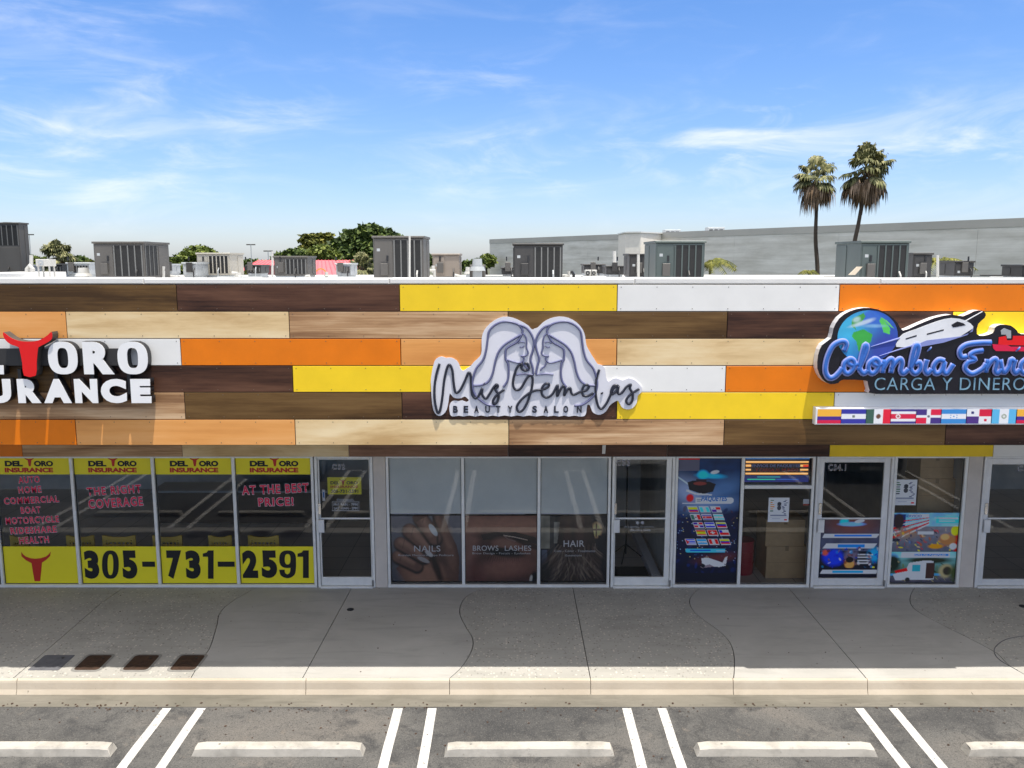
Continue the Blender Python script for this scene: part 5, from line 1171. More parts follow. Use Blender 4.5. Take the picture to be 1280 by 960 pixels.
m = MB(); m.prism_xz([P(*Z8(u, v), YC) for u, v in [(915, 155), (1020, 95), (1045, 105), (940, 175)]], YC - .014, YC - .0045); m.build('plane_tail', M['signblack'], s)
m = MB(); m.tube([(*[P(*Z8(915, 156), YC)[0]], YC - .012, P(*Z8(915, 156), YC)[1]), (P(*Z8(1030, 92), YC)[0], YC - .012, P(*Z8(1030, 92), YC)[1])], .006, 6); m.build('tail_edge', M['signwhite'], s)
m = MB(); m.prism_xz([P(*Z8(u, v), YC) for u, v in [(845, 170), (880, 150), (915, 160), (930, 172), (880, 182), (855, 186)]], YC - .0185, YC - .0163); m.build('engine', M['signblack'], pb)
for (a, b) in (((370, 300), (540, 250)), ((420, 355), (620, 290))):
    m = MB(); p0, p1 = P(*Z8(*a), YC), P(*Z8(*b), YC); m.tube([(p0[0], YC - .010, p0[1]), (p1[0], YC - .010, p1[1])], [.003, .012], 6); m.build('wing_trail', M['scriptrim'], s)
# little ship
for nm, pts, mt in (('ship_hull', [(1090, 285), (1180, 290), (1200, 300), (1500, 300), (1500, 330), (1110, 325), (1095, 310)], 'vinylcrimson'), ('ship_deck', [(1128, 245), (1175, 235), (1175, 262), (1208, 262), (1212, 236), (1480, 236), (1480, 298), (1125, 288)], 'red'), ('ship_cabin', [(1140, 205), (1160, 190), (1200, 205), (1200, 250), (1172, 250), (1170, 228), (1142, 228)], 'acpale')):
    m = MB(); m.prism_xz([P(*Z8(u, v), YC) for u, v in pts], YC - .012, YC - .0045); m.build(nm, M[mt], s)
SCR = [
 [(208, 325), (222, 290), (212, 270), (180, 272), (140, 300), (108, 370), (98, 440), (118, 482), (150, 480), (182, 450), (200, 425)],
 [(245, 372), (212, 395), (208, 440), (232, 458), (262, 432), (268, 388), (245, 372), (232, 395), (262, 410), (292, 400)],
 [(292, 440), (328, 360), (345, 305), (332, 290), (312, 360), (302, 428), (325, 458), (352, 438)],
 [(390, 372), (358, 398), (354, 440), (378, 458), (408, 430), (414, 388), (390, 372), (378, 395), (408, 412), (436, 398)],
 [(446, 375), (436, 455)], [(440, 430), (462, 392), (488, 372), (498, 395), (486, 455)], [(488, 430), (514, 392), (540, 372), (552, 395), (544, 440), (560, 458), (590, 432)],
 [(598, 430), (636, 360), (650, 302), (632, 292), (612, 360), (604, 430), (630, 458), (660, 430), (656, 392), (628, 402)],
 [(700, 375), (686, 430), (702, 458), (728, 432)], [(712, 312), (716, 316)],
 [(802, 385), (768, 378), (738, 415), (748, 456), (782, 445), (804, 385), (796, 440), (818, 456), (856, 402)],
 [(1080, 276), (1000, 278), (930, 290), (894, 322), (902, 360), (935, 358)], [(1032, 322), (980, 330), (955, 352), (985, 376), (940, 392), (925, 430), (965, 460), (1025, 432), (1050, 400)],
 [(1058, 372), (1046, 452)], [(1050, 430), (1074, 392), (1102, 372), (1112, 395), (1102, 440), (1118, 456), (1140, 430)],
 [(1132, 376), (1150, 452), (1182, 420), (1196, 376), (1212, 384)], [(1222, 375), (1208, 430), (1224, 456), (1250, 432)], [(1236, 312), (1240, 316)],
 [(1290, 372), (1258, 398), (1254, 440), (1278, 458), (1308, 430), (1314, 388), (1290, 372)], [(1345, 430), (1370, 372), (1385, 400), (1380, 448), (1350, 456)]]
def stroke8(pts, w, mat, depth, Yb, nm):
    q = smooth_path([P(*Z8(u, v), YC) for u, v in pts], 4); m = MB(); m.smooth = True
    m.tube([(x, Yb, zz_) for x, zz_ in q], w / 2, 8, sy=depth / (w / 2)); return m.build(nm, mat, s)
for pts in SCR:
    stroke8(pts, .074, M['scriptrim'], .012, YC - .020, 'script_rim'); stroke8(pts, .046, M['scriptblue'], .014, YC - .026, 'script_stroke')
text('lettering', 'CARGA Y DINERO', (1093.5, 472, 1281, 487.5), YC - .006, M['cargotext'], s, -.010, depth=.01, space=1.08)
# flag board
YB2 = YF - .10
x0, z1 = P(1020, 509.5, YB2); x1, z0 = P(1312, 531, YB2)
s = empty('flag_board', ((x0 + x1) / 2, YF - .004, z0), 'long narrow light box with a row of country flags under the cargo sign', 'shop sign')
m = MB(); m.cbox(x0, x1, YB2 + .002, YF - .003, z0, z1, .008); m.build('light_box', M['signwhite'], s)
ed = [1022, 1051.5, 1082.5, 1113.5, 1145, 1176.5, 1208, 1239.5, 1270.5, 1301]
for i, k in enumerate(['co', 'sv', 'mx', 'cr', 'do', 'hn', 'pa', 'gt', 'co']):
    f = flag(k); f.sheet('flag_panel', (ed[i] + .3, 511.6, ed[i + 1] - .3, 529.4), YB2, s)

# ================================================================== ROOF EQUIPMENT
def ac_unit(px0, px1, pyt, Y, col, lab, depth=1.5, solid=.42, n=4, split=None, strip='coilstrip', base=.16, pybase=None, side_louvre=False):
    x0, zt = P(px0, pyt, Y); x1, _ = P(px1, pyt, Y); w = x1 - x0; H = zt - ZR
    t = empty('rooftop_unit', (x0, Y, ZR + .002), lab, 'air conditioner', 'air conditioning units on the flat roof')
    b = MB(); b.box(.03, w - .03, .03, depth - .03, .03, base); b.box(-.02, w + .02, .0, .06, .0, .05); b.box(-.02, w + .02, depth - .06, depth, 0, .05); b.build('curb', M['acpale'], t, local=True)
    z0 = base + .002
    c = MB(); c.cbox(0, w, 0, depth, z0, H - .05, .015); cab = c.build('cabinet', M[col], t, local=True)
    c = MB(); c.cbox(-.025, w + .025, -.03, depth + .03, H - .048, H, .012); c.build('top_cover', M[col], t, local=True)
    a = w * solid; zl, zh = z0 + .05, H - .09
    if split: zl = z0 + (H - z0) * split
    if n:
        c = MB(); c.box(a, w - .05, -.004, -.001, zl, zh); c.build('condenser_coil', M['coil'], t, local=True)
        for k in range(n + 1):
            q = a + (w - .05 - a) * k / n; c = MB(); c.box(q - .014, q + .014, -.016, -.005, zl, zh); c.build('coil_divider', M[strip], t, local=True)
    if solid > .12:
        c = MB(); c.cbox(.03, a - .04, -.012, -.001, z0 + .05, H - .09, .004); c.build('access_panel', M[col], t, local=True)
        c = MB(); c.box(a - .17, a - .13, -.03, -.013, z0 + .4, z0 + .52); c.build('latch', M['black'], t, local=True)
        c = MB(); c.box(.08, .15, -.0135, -.0125, H - .33, H - .27); c.build('rating_plate', M['acpale'], t, local=True)
    if split:
        c = MB(); c.cbox(.04, w - .04, -.012, -.001, z0 + .04, zl - .05, .005); c.build('lower_panel', M[col], t, local=True)
    # side coils
    for xs, sgn in ((w, 1), (0, -1)):
        m_ = 3
        if side_louvre:
            c = MB(); xx = (xs + .001 * sgn, xs + .004 * sgn); c.box(min(xx), max(xx), .06, depth * .5, zl, zh); c.build('side_coil', M['coil'], t, local=True)
            for k in range(m_ + 1):
                q = .06 + (depth * .5 - .06) * k / m_; c = MB(); xx = (xs + .005 * sgn, xs + .014 * sgn); c.box(min(xx), max(xx), q - .012, q + .012, zl, zh); c.build('coil_divider', M[strip], t, local=True)
        c = MB(); xx = (xs + .001 * sgn, xs + .010 * sgn); c.box(min(xx), max(xx), depth * .56, depth - .05, z0 + .05, H - .09); c.build('side_panel', M[col], t, local=True)
    rq = random.Random(int(px0)); xq = w * rq.uniform(.62, .9)
    c = MB(); c.tube([(xq, -.10, 0), (xq, -.10, base + .12), (xq, -.02, base + .2)], .018, 6); c.build('conduit', M[rq.choice(['pipewhite', 'acpale', 'acdark'])], t, local=True)
    if solid > .12:
        c = MB(); c.cbox(a * .35, a * .35 + .16, -.07, -.013, base + .1, base + .36, .008); c.build('disconnect_box', M['acgrey' if rq.random() < .6 else 'acdark'], t, local=True)
    # condenser fans on top, flat grille rings
    for q in (.3, .7):
        if w > 1.0:
            c = MB(); c.cyl((w * q, depth * .5, H + .001), min(w * .17, depth * .3), .012, 18); c.build('fan_guard', M['fan'], t, local=True)
    return t
ac_unit(-40, 23, 278, 27, 'acgrey', 'tall grey rooftop unit cut by the left edge of the photo', .5, 0.02, 9, split=.55)
ac_unit(116, 179, 302, 20, 'acgrey', 'big grey brown rooftop unit with louvred corner, above the first dark board', 1.45, .41, 4, side_louvre=True)
ac_unit(245.5, 287, 316, 24, 'acbeige', 'beige rooftop unit in front of the round tree', 1.2, .36, 5, strip='acbeige')
ac_unit(228, 245, 328, 23, 'acpale', 'small pale blank sided unit beside the beige one', .9, .9, 0)
ac_unit(342, 384, 320, 23, 'acgrey', 'grey rooftop unit in front of the red roof', 1.0, .36, 5)
ac_unit(419.5, 439, 329, 24, 'acpale', 'small pale rooftop unit right of the red roof', .9, .38, 5)
ac_unit(466, 529, 295, 18.5, 'acgrey', 'tallest grey rooftop unit beside the dark trees', 1.3, .42, 4)
ac_unit(540.5, 574, 317, 22, 'acbrown', 'dusty brown blank rooftop unit right of the tallest one', .9, .5, 0)
ac_unit(627, 641, 334, 25, 'acdark', 'low dark unit left of the charcoal rooftop unit', .8, .9, 0)
ac_unit(642, 703.5, 304, 19, 'acdark', 'charcoal rooftop unit in front of the grey wall, middle of the roof', 1.3, .44, 4)
ac_unit(730, 756, 330, 27, 'acdark', 'low charcoal unit behind the white twin fan units', 1.0, .9, 0)
ac_unit(758, 780, 332, 25, 'acdark', 'low charcoal unit beside the vent pipe', 1.0, .9, 0)
ac_unit(787, 812, 317, 22, 'acdark', 'charcoal unit behind the green grey one', 1.1, .9, 0)
ac_unit(820, 881.5, 301, 18, 'acgreen', 'green grey rooftop unit in front of the cream wall', 1.5, .40, 4, strip='acgreen', side_louvre=False)
ac_unit(1077, 1137.5, 301, 17, 'acgreen', 'green grey rooftop unit under the leaning palm', 1.3, .36, 4, strip='acgreen')
ac_unit(1142, 1166, 316, 20.5, 'acdark', 'small charcoal unit right of the green grey one below the palms', .9, .95, 0)
ac_unit(1194, 1218, 326, 23, 'acdark', 'low charcoal unit standing alone before the grey wall', .9, .95, 0)
ac_unit(1278, 1300, 331, 22, 'acdark', 'low charcoal unit cut by the right edge', .9, .95, 0)
ac_unit(60, 77, 330, 27, 'acdark', 'small dark louvred unit before the left palm', .9, .1, 4)
ac_unit(83, 112, 328, 25, 'acpale', 'pale grey unit behind the white mushroom vent', .9, .30, 5)
ac_unit(308, 326, 331, 27, 'acdark', 'small dark unit at the left end of the red roof', .9, .3, 3)
ac_unit(206, 214, 330, 26, 'acpale', 'narrow pale unit behind the grey brown one', .7, .9, 0)
ac_unit(27, 38, 331, 30, 'acpale', 'small pale unit far left beside the tall grey one', .7, .9, 0)

def minisplit(px0, px1, pyt, pyb, Y, lab, legs=True):
    x0, z1 = P(px0, pyt, Y); x1, z0 = P(px1, pyb, Y); w = x1 - x0
    t = empty('fan_unit', ((x0 + x1) / 2, Y, ZR + .002), lab, 'air conditioner', 'small white fan units on the roof')
    m = MB(); m.cbox(-w / 2, w / 2, 0, .32, z0 - ZR, z1 - ZR, .012); m.build('case', M['pipewhite'], t, local=True)
    r = min((z1 - z0), w) * .40; m = MB(); m.cyl((-w * .12, -.012, (z0 + z1) / 2 - ZR), r, .011, 20, 'y'); m.build('fan_grille', M['fan'] if not legs else M['acpale'], t, local=True)
    m = MB(); m.cyl((-w * .12, -.020, (z0 + z1) / 2 - ZR), r * .25, .007, 12, 'y'); m.build('fan_hub', M['pipewhite'], t, local=True)
    for sx in (-1, 1):
        m = MB(); m.tube([(sx * w * .4, .05, 0), (sx * w * .4, .05, z0 - ZR)], .025, 6); m.tube([(sx * w * .4, .28, 0), (sx * w * .4, .28, z0 - ZR)], .025, 6); m.build('leg', M['pipewhite'], t, local=True)
minisplit(44, 62, 324, 333, 22, 'white fan unit raised on a stand near the left end of the roof')
minisplit(732, 739, 337.5, 345.5, 22, 'white fan unit in front of the low charcoal unit, left of the pair', False)
minisplit(740, 746, 337.5, 345.5, 22, 'white fan unit in front of the low charcoal unit, right of the pair', False)
# white curb blocks, vents, pipes
def thing_box(name, px0, px1, pyt, Y, d, mat, lab, cat):
    x0, z1 = P(px0, pyt, Y); x1, _ = P(px1, pyt, Y); m = MB(); m.cbox(x0, x1, Y, Y + d, ZR + .001, z1, .02); return tag(m.build(name, M[mat]), lab, cat)
thing_box('roof_curb', 729, 758, 345.5, 21.7, .9, 'pipewhite', 'low white roof curb carrying the pair of fan units', 'roof curb')
thing_box('roof_curb', -30, 33, 341, 22.5, 2, 'roofwhite', 'low white roof curb before the tall unit at the left edge', 'roof curb')
def mushroom(px, pyt, Y, r, lab, mat='pipewhite'):
    x, z = P(px, pyt, Y); h = z - ZR
    t = empty('roof_vent', (x, Y, ZR + .002), lab, 'roof vent', 'vents on the roof')
    m = MB(); m.cyl((0, 0, 0), r * .72, h * .5, 20); m.build('vent_base', M['acpale'], t, local=True)
    m = MB(); m.cyl((0, 0, h * .5 + .002), r * 1.25, h * .18, 24, 'z', r); m.cyl((0, 0, h * .68 + .003), r * .8, h * .32, 24, 'z', r * .7); m.build('vent_hood', M[mat], t, local=True)
mushroom(104, 335, 20.5, .16, 'white mushroom vent beside the big grey brown unit')
mushroom(596.5, 323.5, 22, .17, 'silver upblast fan with square base right of the brown unit', 'acpale')
x, z = P(596.5, 331, 22.3); m = MB(); m.cbox(x - .2, x + .2, 22.3, 22.8, ZR + .001, z, .02); tag(m.build('fan_curb', M['acgrey']), 'square grey fan curb behind the silver upblast fan', 'fan curb')
mushroom(585, 334, 24, .09, 'small white dome vent left of the silver fan')
mushroom(408, 340, 24, .07, 'tiny white vent cap before the red roof')
mushroom(298, 341, 24, .1, 'small white vent cap right of the beige unit')
def pipes(lab, runs, r=.028, mat='pipewhite', name='roof_pipe'):
    x, z = P(runs[0][0][0], runs[0][0][1], runs[0][0][2]); t = empty(name, (x, runs[0][0][2], ZR + .01), lab, 'roof pipe', 'pipes on the roof')
    for rn in runs:
        m = MB(); pts = []
        for (px, py, Y) in rn:
            a, b = P(px, py, Y); pts.append((a, Y, max(b, ZR + r + .012)))
        m.tube(pts, r, 7); m.build('pipe', M[mat], t)
pipes('white condensate pipes beside the big grey brown unit', [[(195, 338.5, 21), (204, 338.5, 21), (204, 333, 21)], [(204, 338.5, 21), (204, 350, 21)], [(207, 333, 21.6), (211, 345, 21.6), (222, 347, 21.6)]], .045)
pipes('white condensate pipes right of the tallest unit', [[(532, 338, 20.8), (543, 338, 20.8), (543, 350, 20.8)], [(541.5, 332, 21.3), (541.5, 341, 21.3)], [(569, 350, 21), (569, 344, 21), (580, 347, 21)]], .04)
pipes('white condensate pipes right of the charcoal unit', [[(703, 345, 20.6), (711, 344.5, 20.6), (711, 339, 20.6)], [(711, 344, 20.6), (711, 352, 20.6)], [(706, 350, 20.4), (706, 344, 20.4)]], .04)
pipes('dark goose neck pipe right of the charcoal unit', [[(712.5, 341, 21), (715, 340, 21), (717, 343, 21), (717, 351, 21)]], .04, 'black')
pipes('white condensate pipes before the low unit left of the red roof', [[(290, 341, 23), (296, 341, 23), (296, 350, 23)]], .04)
pipes('white elbow pipe before the grey unit on the red roof', [[(381, 350, 22), (383, 345, 22), (386, 344.5, 22), (388, 350, 22)]], .04)
pipes('tall thin white pole among the roof units at far left', [[(39, 350, 24), (39, 319, 24)]], .05)
pipes('tall thin pole before the tallest rooftop unit', [[(512, 348, 18.2), (512, 295, 18.2)]], .022)
pipes('white vent pipe standing before the grey wall', [[(768, 347, 27), (768, 314, 27)]], .055)
pipes('white valve cluster beside the thin pole at far left', [[(34, 347, 23), (34, 336, 23), (37, 332, 23), (41, 336, 23), (41, 348, 23)]], .06)
pipes('thin white pole in front of the red roof', [[(340.5, 348, 26), (340.5, 314, 26)]], .035)
pipes('pipe against the dark unit beside the white conduit', [[(798, 346, 21.5), (798, 318, 21.5)]], .035)
pipes('thin pipe beside the charcoal unit under the palms', [[(1172, 346, 22), (1172, 319, 22)]], .035)
# roof litter of conduit and dark sleepers along the back of the coping
rg = random.Random(12)
for k in range(17):
    px = rg.uniform(0, 1280); Y = rg.uniform(21.5, 26); x, z = P(px, 345, Y); L = rg.uniform(.2, 1.1)
    t = empty('pipe_support', (x, Y, ZR + .002), ['low dark support block on the roof behind the coping, left of the round tree', 'low support block on the roof between the round tree and the dark trees', 'low support block on the roof before the grey wall', 'low support block on the roof under the two tall palms'][0 if px < 250 else 1 if px < 610 else 2 if px < 960 else 3], 'pipe support', 'low pipe supports scattered on the roof')
    m = MB(); m.cbox(0, L, 0, .1, 0, .09, .01); m.build('block', M[rg.choice(['acdark', 'acbrown', 'acgrey'])], t, local=True)
    m = MB(); m.tube([(-.3, .05, .12), (L + .4, .05, .12)], .02, 6); m.build('conduit', M[rg.choice(['acpale', 'acdark', 'pipewhite'])], t, local=True)
# leaning sheet by the right unit
m = MB(); xa, za = P(1047, 343, 17.5); xb, zb3 = P(1062, 333, 17.5)
m.prism_xz([(xa, za), (xa + .12, za), (xb + .02, zb3), (xb - .08, zb3)], 16.9, 16.95); tag(m.build('leaning_board', M['kerb']), 'pale board leaning against the green grey unit below the palms', 'board')
m = MB(); x0, _ = P(900, 346, 30); x1, _ = P(1290, 346, 30); m.box(x0, x1, 33, 33.3, ZR, P(900, 344.8, 33)[1]); m.build('rear_parapet', M['castrim'], bld)

# ================================================================== BEHIND: big grey building, cream block, red roof, trees, palms
b = empty('warehouse', (10, 80, 0), 'large grey windowless store building behind the roof', 'building')
HB_ = 2.62
def wallpt(px, py): 
    Y = HB_ * 1061 / (324 - py) ; return (P(px, py, Y)[0], Y)
A = wallpt(612, 299.5); B = wallpt(781, 291.5); D_ = wallpt(1280, 273.2)
ztop = CAM_H + HB_
dv = (Vector(D_) - Vector(A)).normalized(); E_ = Vector(D_) + dv * 30
def wallseg(name, p, q, z0, z1, mat, th=.4, par=b, push=0):
    p, q = Vector(p), Vector(q); d = (q - p).normalized(); nrm = Vector((-d.y, d.x));
    if nrm.y < 0: nrm = -nrm
    p = p + nrm * push; q = q + nrm * push
    m = MB(); m.prism_xy([tuple(p), tuple(q), tuple(q + nrm * th), tuple(p + nrm * th)], z0, z1); return m.build(name, M[mat], par)
npn = 9
for k in range(npn):
    p = Vector(A).lerp(E_, k / npn); q = Vector(A).lerp(E_, (k + 1) / npn); gdv = dv * .008
    wallseg('wall_panel', p + gdv, q - gdv, 0, ztop - .55, 'farwall')
wallseg('parapet_band', A, E_, ztop - .55, ztop, 'farband', push=-.04)
nv = Vector((-dv.y, dv.x)); nv = nv if nv.y > 0 else -nv
wallseg('side_wall', Vector(A) + nv * .4, Vector(A) + nv * 40, 0, ztop, 'farwall', .4)
m = MB(); m.prism_xy([tuple(Vector(A) + nv * .4), tuple(E_ + nv * .4), tuple(E_ + nv * 40), tuple(Vector(A) + nv * 40)], ztop - .9, ztop - .8); m.build('roof', M['roofwhite'], b)
# cream block standing out from the grey wall
cb = empty('cream_block', (B[0], B[1], 0), 'cream stucco corner block joined to the grey building', 'building')
dd = 3.5
P1 = P(782, 291.5, B[1] - dd); P2 = P(801, 291, B[1] - dd - .8); zc2 = P2[1]
xq = P(832, 293.5, B[1] - .5)[0]
m = MB(); m.prism_xy([(P1[0], B[1] - dd), (P2[0], B[1] - dd - .8), (xq, B[1] - .6), (xq, B[1] + 2), (P1[0], B[1] + 2)], 0, zc2); m.build('wall', M['creamwall'], cb)
m = MB(); m.prism_xy([(P1[0] - .1, B[1] - dd - .1), (P2[0], B[1] - dd - .95), (xq + .1, B[1] - .75), (xq + .1, B[1] + 2.1), (P1[0] - .1, B[1] + 2.1)], zc2, zc2 + .12); m.build('cap', M['coping'], cb)
for px0, px1, pyt, lab in ((831, 851, 287, 'grey unit on top of the big grey building beside the cream block'), (885, 906, 284, 'unit on the big grey building right of the first one')):
    Y = 92; x0, z1 = P(px0, pyt, Y); x1, _ = P(px1, pyt, Y); w = x1 - x0; zb_ = ztop - .8
    t = empty('warehouse_unit', (x0, Y, zb_), lab, 'air conditioner', 'units on the grey building')
    m = MB(); m.cbox(0, w, 0, 1.4, .0, z1 - zb_, .03); m.build('cabinet', M['acpale'], t, local=True)
    for k in range(3): m = MB(); m.box(w * (.08 + k * .3), w * (.30 + k * .3), -.03, -.005, (z1 - zb_) * .35, (z1 - zb_) * .85); m.build('grille', M['coil'], t, local=True)
# red roofed building
Y = 70
rb = empty('red_roof_building', (P(360, 330, Y)[0], Y, 0), 'low building with coral red ribbed metal roof behind the units', 'building')
x0, zt_ = P(297, 325.5, Y); x1, _ = P(424, 325.5, Y); _, zb_ = P(300, 352, Y)
m = MB(); m.box(x0 - .0, x1 + 2.5, Y + .2, Y + 9, 0, zb_ + .3); m.build('wall', M['stucco'], rb)
m = MB(); m.add([(x0, Y + 6, zt_), (x1, Y + 6, zt_), (x1 + 3.0, Y - .3, zb_), (x0 - 1.6, Y - .3, zb_)], [(0, 3, 2, 1)]); m.build('metal_roof', M['redroof'], rb)
for k in range(28):
    u = k / 27; a = Vector((x0 + (x1 - x0) * u, Y + 6, zt_ + .02)); c_ = Vector((x0 - 1.6 + (x1 + 4.6 - x0) * u, Y - .3, zb_ + .02)); m = MB(); m.tube([a, c_], .045, 4); m.build('roof_rib', M['redroof'], rb)
x, _ = P(320, 330, Y); m = MB(); m.box(P(305, 330, Y - 3)[0], P(327, 330, Y - 3)[0], Y - 3, Y + 1, 0, P(305, 332, Y - 3)[1]); m.build('annex_wall', M['acdark'], rb)
# orange hose reel shape before the red roof
Yh = 27; m = MB(); x, z = P(401, 340, Yh)
m.tube([(x + .2 * math.cos(a_ / 10 * math.pi), Yh, ZR + .05 + .26 * math.sin(a_ / 10 * math.pi)) for a_ in range(11)], .018, 6); tag(m.build('orange_conduit', M['orange']), 'thin orange conduit hoop before the red roof', 'conduit')

def tree(name, px0, px1, pyt, Y, lumps, mat, lab, leaf=.34, n=2600, grp='trees beyond the roofs', cat='tree', trunkx=None, hang=0):
    """lumps: (u 0..1 across, v 0..1 down from the top, ru, rv) in units of the crown's width"""
    x0, zt = P(px0, pyt, Y); x1, _ = P(px1, pyt, Y); W = x1 - x0
    t = empty(name, ((x0 + x1) / 2, Y, 0), lab, cat, grp); rg = random.Random(int(px0 * 3 + pyt))
    vs, fs = [], []; tot = sum(l[2] * l[3] for l in lumps); cz = []
    for (u, v, ru, rv) in lumps:
        cx = -W / 2 + W * u; z = zt - W * v; rx, rz = W * ru, W * rv; ry = rx * .9; cz.append((cx, z, rx))
        for k in range(int(n * ru * rv / tot)):
            while True:
                p = Vector((rg.uniform(-1, 1), rg.uniform(-1, 1), rg.uniform(-1, 1)))
                if .25 < p.length < 1: break
            p = p * (p.length ** -.35 if p.length > .3 else 1); p *= rg.uniform(.82, 1.06)
            s_ = leaf * rg.uniform(.5, 1.35)
            c_ = Vector((cx + p.x * rx, (p.y) * ry, z + p.z * rz)); a = Vector((rg.gauss(0, 1), rg.gauss(0, 1), rg.gauss(0, .6))).normalized(); b_ = a.cross(Vector((rg.gauss(0, 1), rg.gauss(0, 1), rg.gauss(0, 1)))).normalized()
            i = len(vs); vs += [c_ - a * s_, c_ - b_ * s_ * .55, c_ + a * s_, c_ + b_ * s_ * .55]; fs.append((i, i + 1, i + 2, i + 3))
    m = MB(); m.add(vs, fs); m.build('crown', M[mat], t, local=True)
    m = MB(); m.tube([(0, 0, 0), (.1, 0, zt * .5), (0, 0, zt - W * .35)], [.35, .25, .14], 8)
    for (cx, z, rx) in cz[:7]: m.tube([(0, 0, max(zt - W * .55, 1)), (cx * .6, 0, z - rx * .4), (cx, 0, z)], [.14, .09, .04], 5)
    m.build('trunk', M['trunk'], t, local=True); return t
tree('round_tree', 206, 292, 305, 95, [(.5, .17, .28, .16), (.25, .28, .22, .15), (.75, .26, .24, .14), (.12, .40, .16, .14), (.5, .38, .4, .2), (.9, .36, .14, .10)], 'leafmid', 'broad rounded green tree behind the beige unit', .30, 4200)
tree('spreading_tree', 372, 420, 290, 100, [(.35, .10, .30, .06), (.70, .08, .26, .06), (.18, .22, .2, .07), (.5, .24, .4, .10), (.8, .22, .2, .10), (.3, .40, .30, .12), (.7, .42, .3, .14)], 'leafyellow', 'yellow green flat topped tree left of the dark trees', .26, 2600)
tree('dark_tree', 400, 500, 279, 92, [(.62, .12, .20, .12), (.42, .20, .2, .14), (.80, .20, .18, .14), (.25, .34, .2, .16), (.55, .36, .34, .2), (.85, .40, .2, .2), (.12, .5, .16, .14), (.45, .58, .4, .16)], 'leafdark', 'tall dark green tree beside the tallest rooftop unit', .34, 6500)
tree('dark_tree', 440, 528, 285, 105, [(.4, .15, .28, .16), (.65, .24, .24, .14), (.85, .36, .16, .12), (.45, .4, .4, .2)], 'leafdark', 'dark tree standing behind the tallest rooftop unit', .34, 3600)
tree('low_tree', 332, 398, 310, 88, [(.3, .22, .2, .14), (.55, .14, .25, .14), (.8, .2, .2, .14), (.1, .34, .12, .1), (.5, .34, .45, .16)], 'leafdark', 'low dark tree just above the left part of the red roof', .28, 3000)
tree('low_tree', 380, 425, 306, 84, [(.5, .25, .45, .25), (.8, .4, .3, .2)], 'leafmid', 'low green tree behind the middle of the red roof', .26, 2200)
tree('low_tree', 26, 60, 319, 80, [(.35, .2, .3, .2), (.75, .26, .24, .18)], 'leafmid', 'low green tree right of the tall left unit', .24, 1300)
tree('low_tree', 84, 112, 320, 82, [(.5, .2, .35, .2), (.2, .35, .3, .2), (.85, .32, .25, .2)], 'leafdark', 'low dark tree left of the big grey brown unit', .24, 1300)
tree('low_tree', 104, 120, 326, 78, [(.5, .3, .5, .3)], 'leafyellow', 'small yellowish shrub at the corner of the grey brown unit', .2, 600)
tree('low_tree', 520, 545, 318, 90, [(.5, .3, .5, .3)], 'leafdark', 'dark tree seen between the tallest and the brown unit', .24, 900)
tree('low_tree', 573, 604, 324, 95, [(.4, .30, .35, .25), (.8, .20, .35, .25)], 'leafdark', 'low dark tree left of the silver fan', .24, 1200)
tree('low_tree', 592, 622, 320, 110, [(.6, .20, .4, .3), (.3, .35, .3, .25)], 'leafmid', 'low green tree at the left end of the grey building', .24, 1300)
tree('low_tree', -40, 12, 315, 110, [(.5, .3, .5, .3)], 'leafmid', 'green tree mostly hidden by the tall left unit', .3, 900)
for a_, b_, c_ in ((150, 230, 318), (60, 110, 327), (280, 345, 322)): tree('low_tree', a_, b_, c_, 120, [(.2, .16, .2, .12), (.5, .14, .3, .12), (.8, .16, .2, .12)], 'leafdark', {150: 'far dark tree behind the big grey brown unit', 60: 'far dark tree behind the palm at far left', 280: 'far dark tree left of the red roof'}[a_], .28, 1500)
tree('round_tree', 300, 330, 338, 66, [(.3, .3, .3, .3), (.7, .4, .3, .3)], 'leafyellow', 'small yellow green palm like shrub at the left end of the red roof', .16, 700)

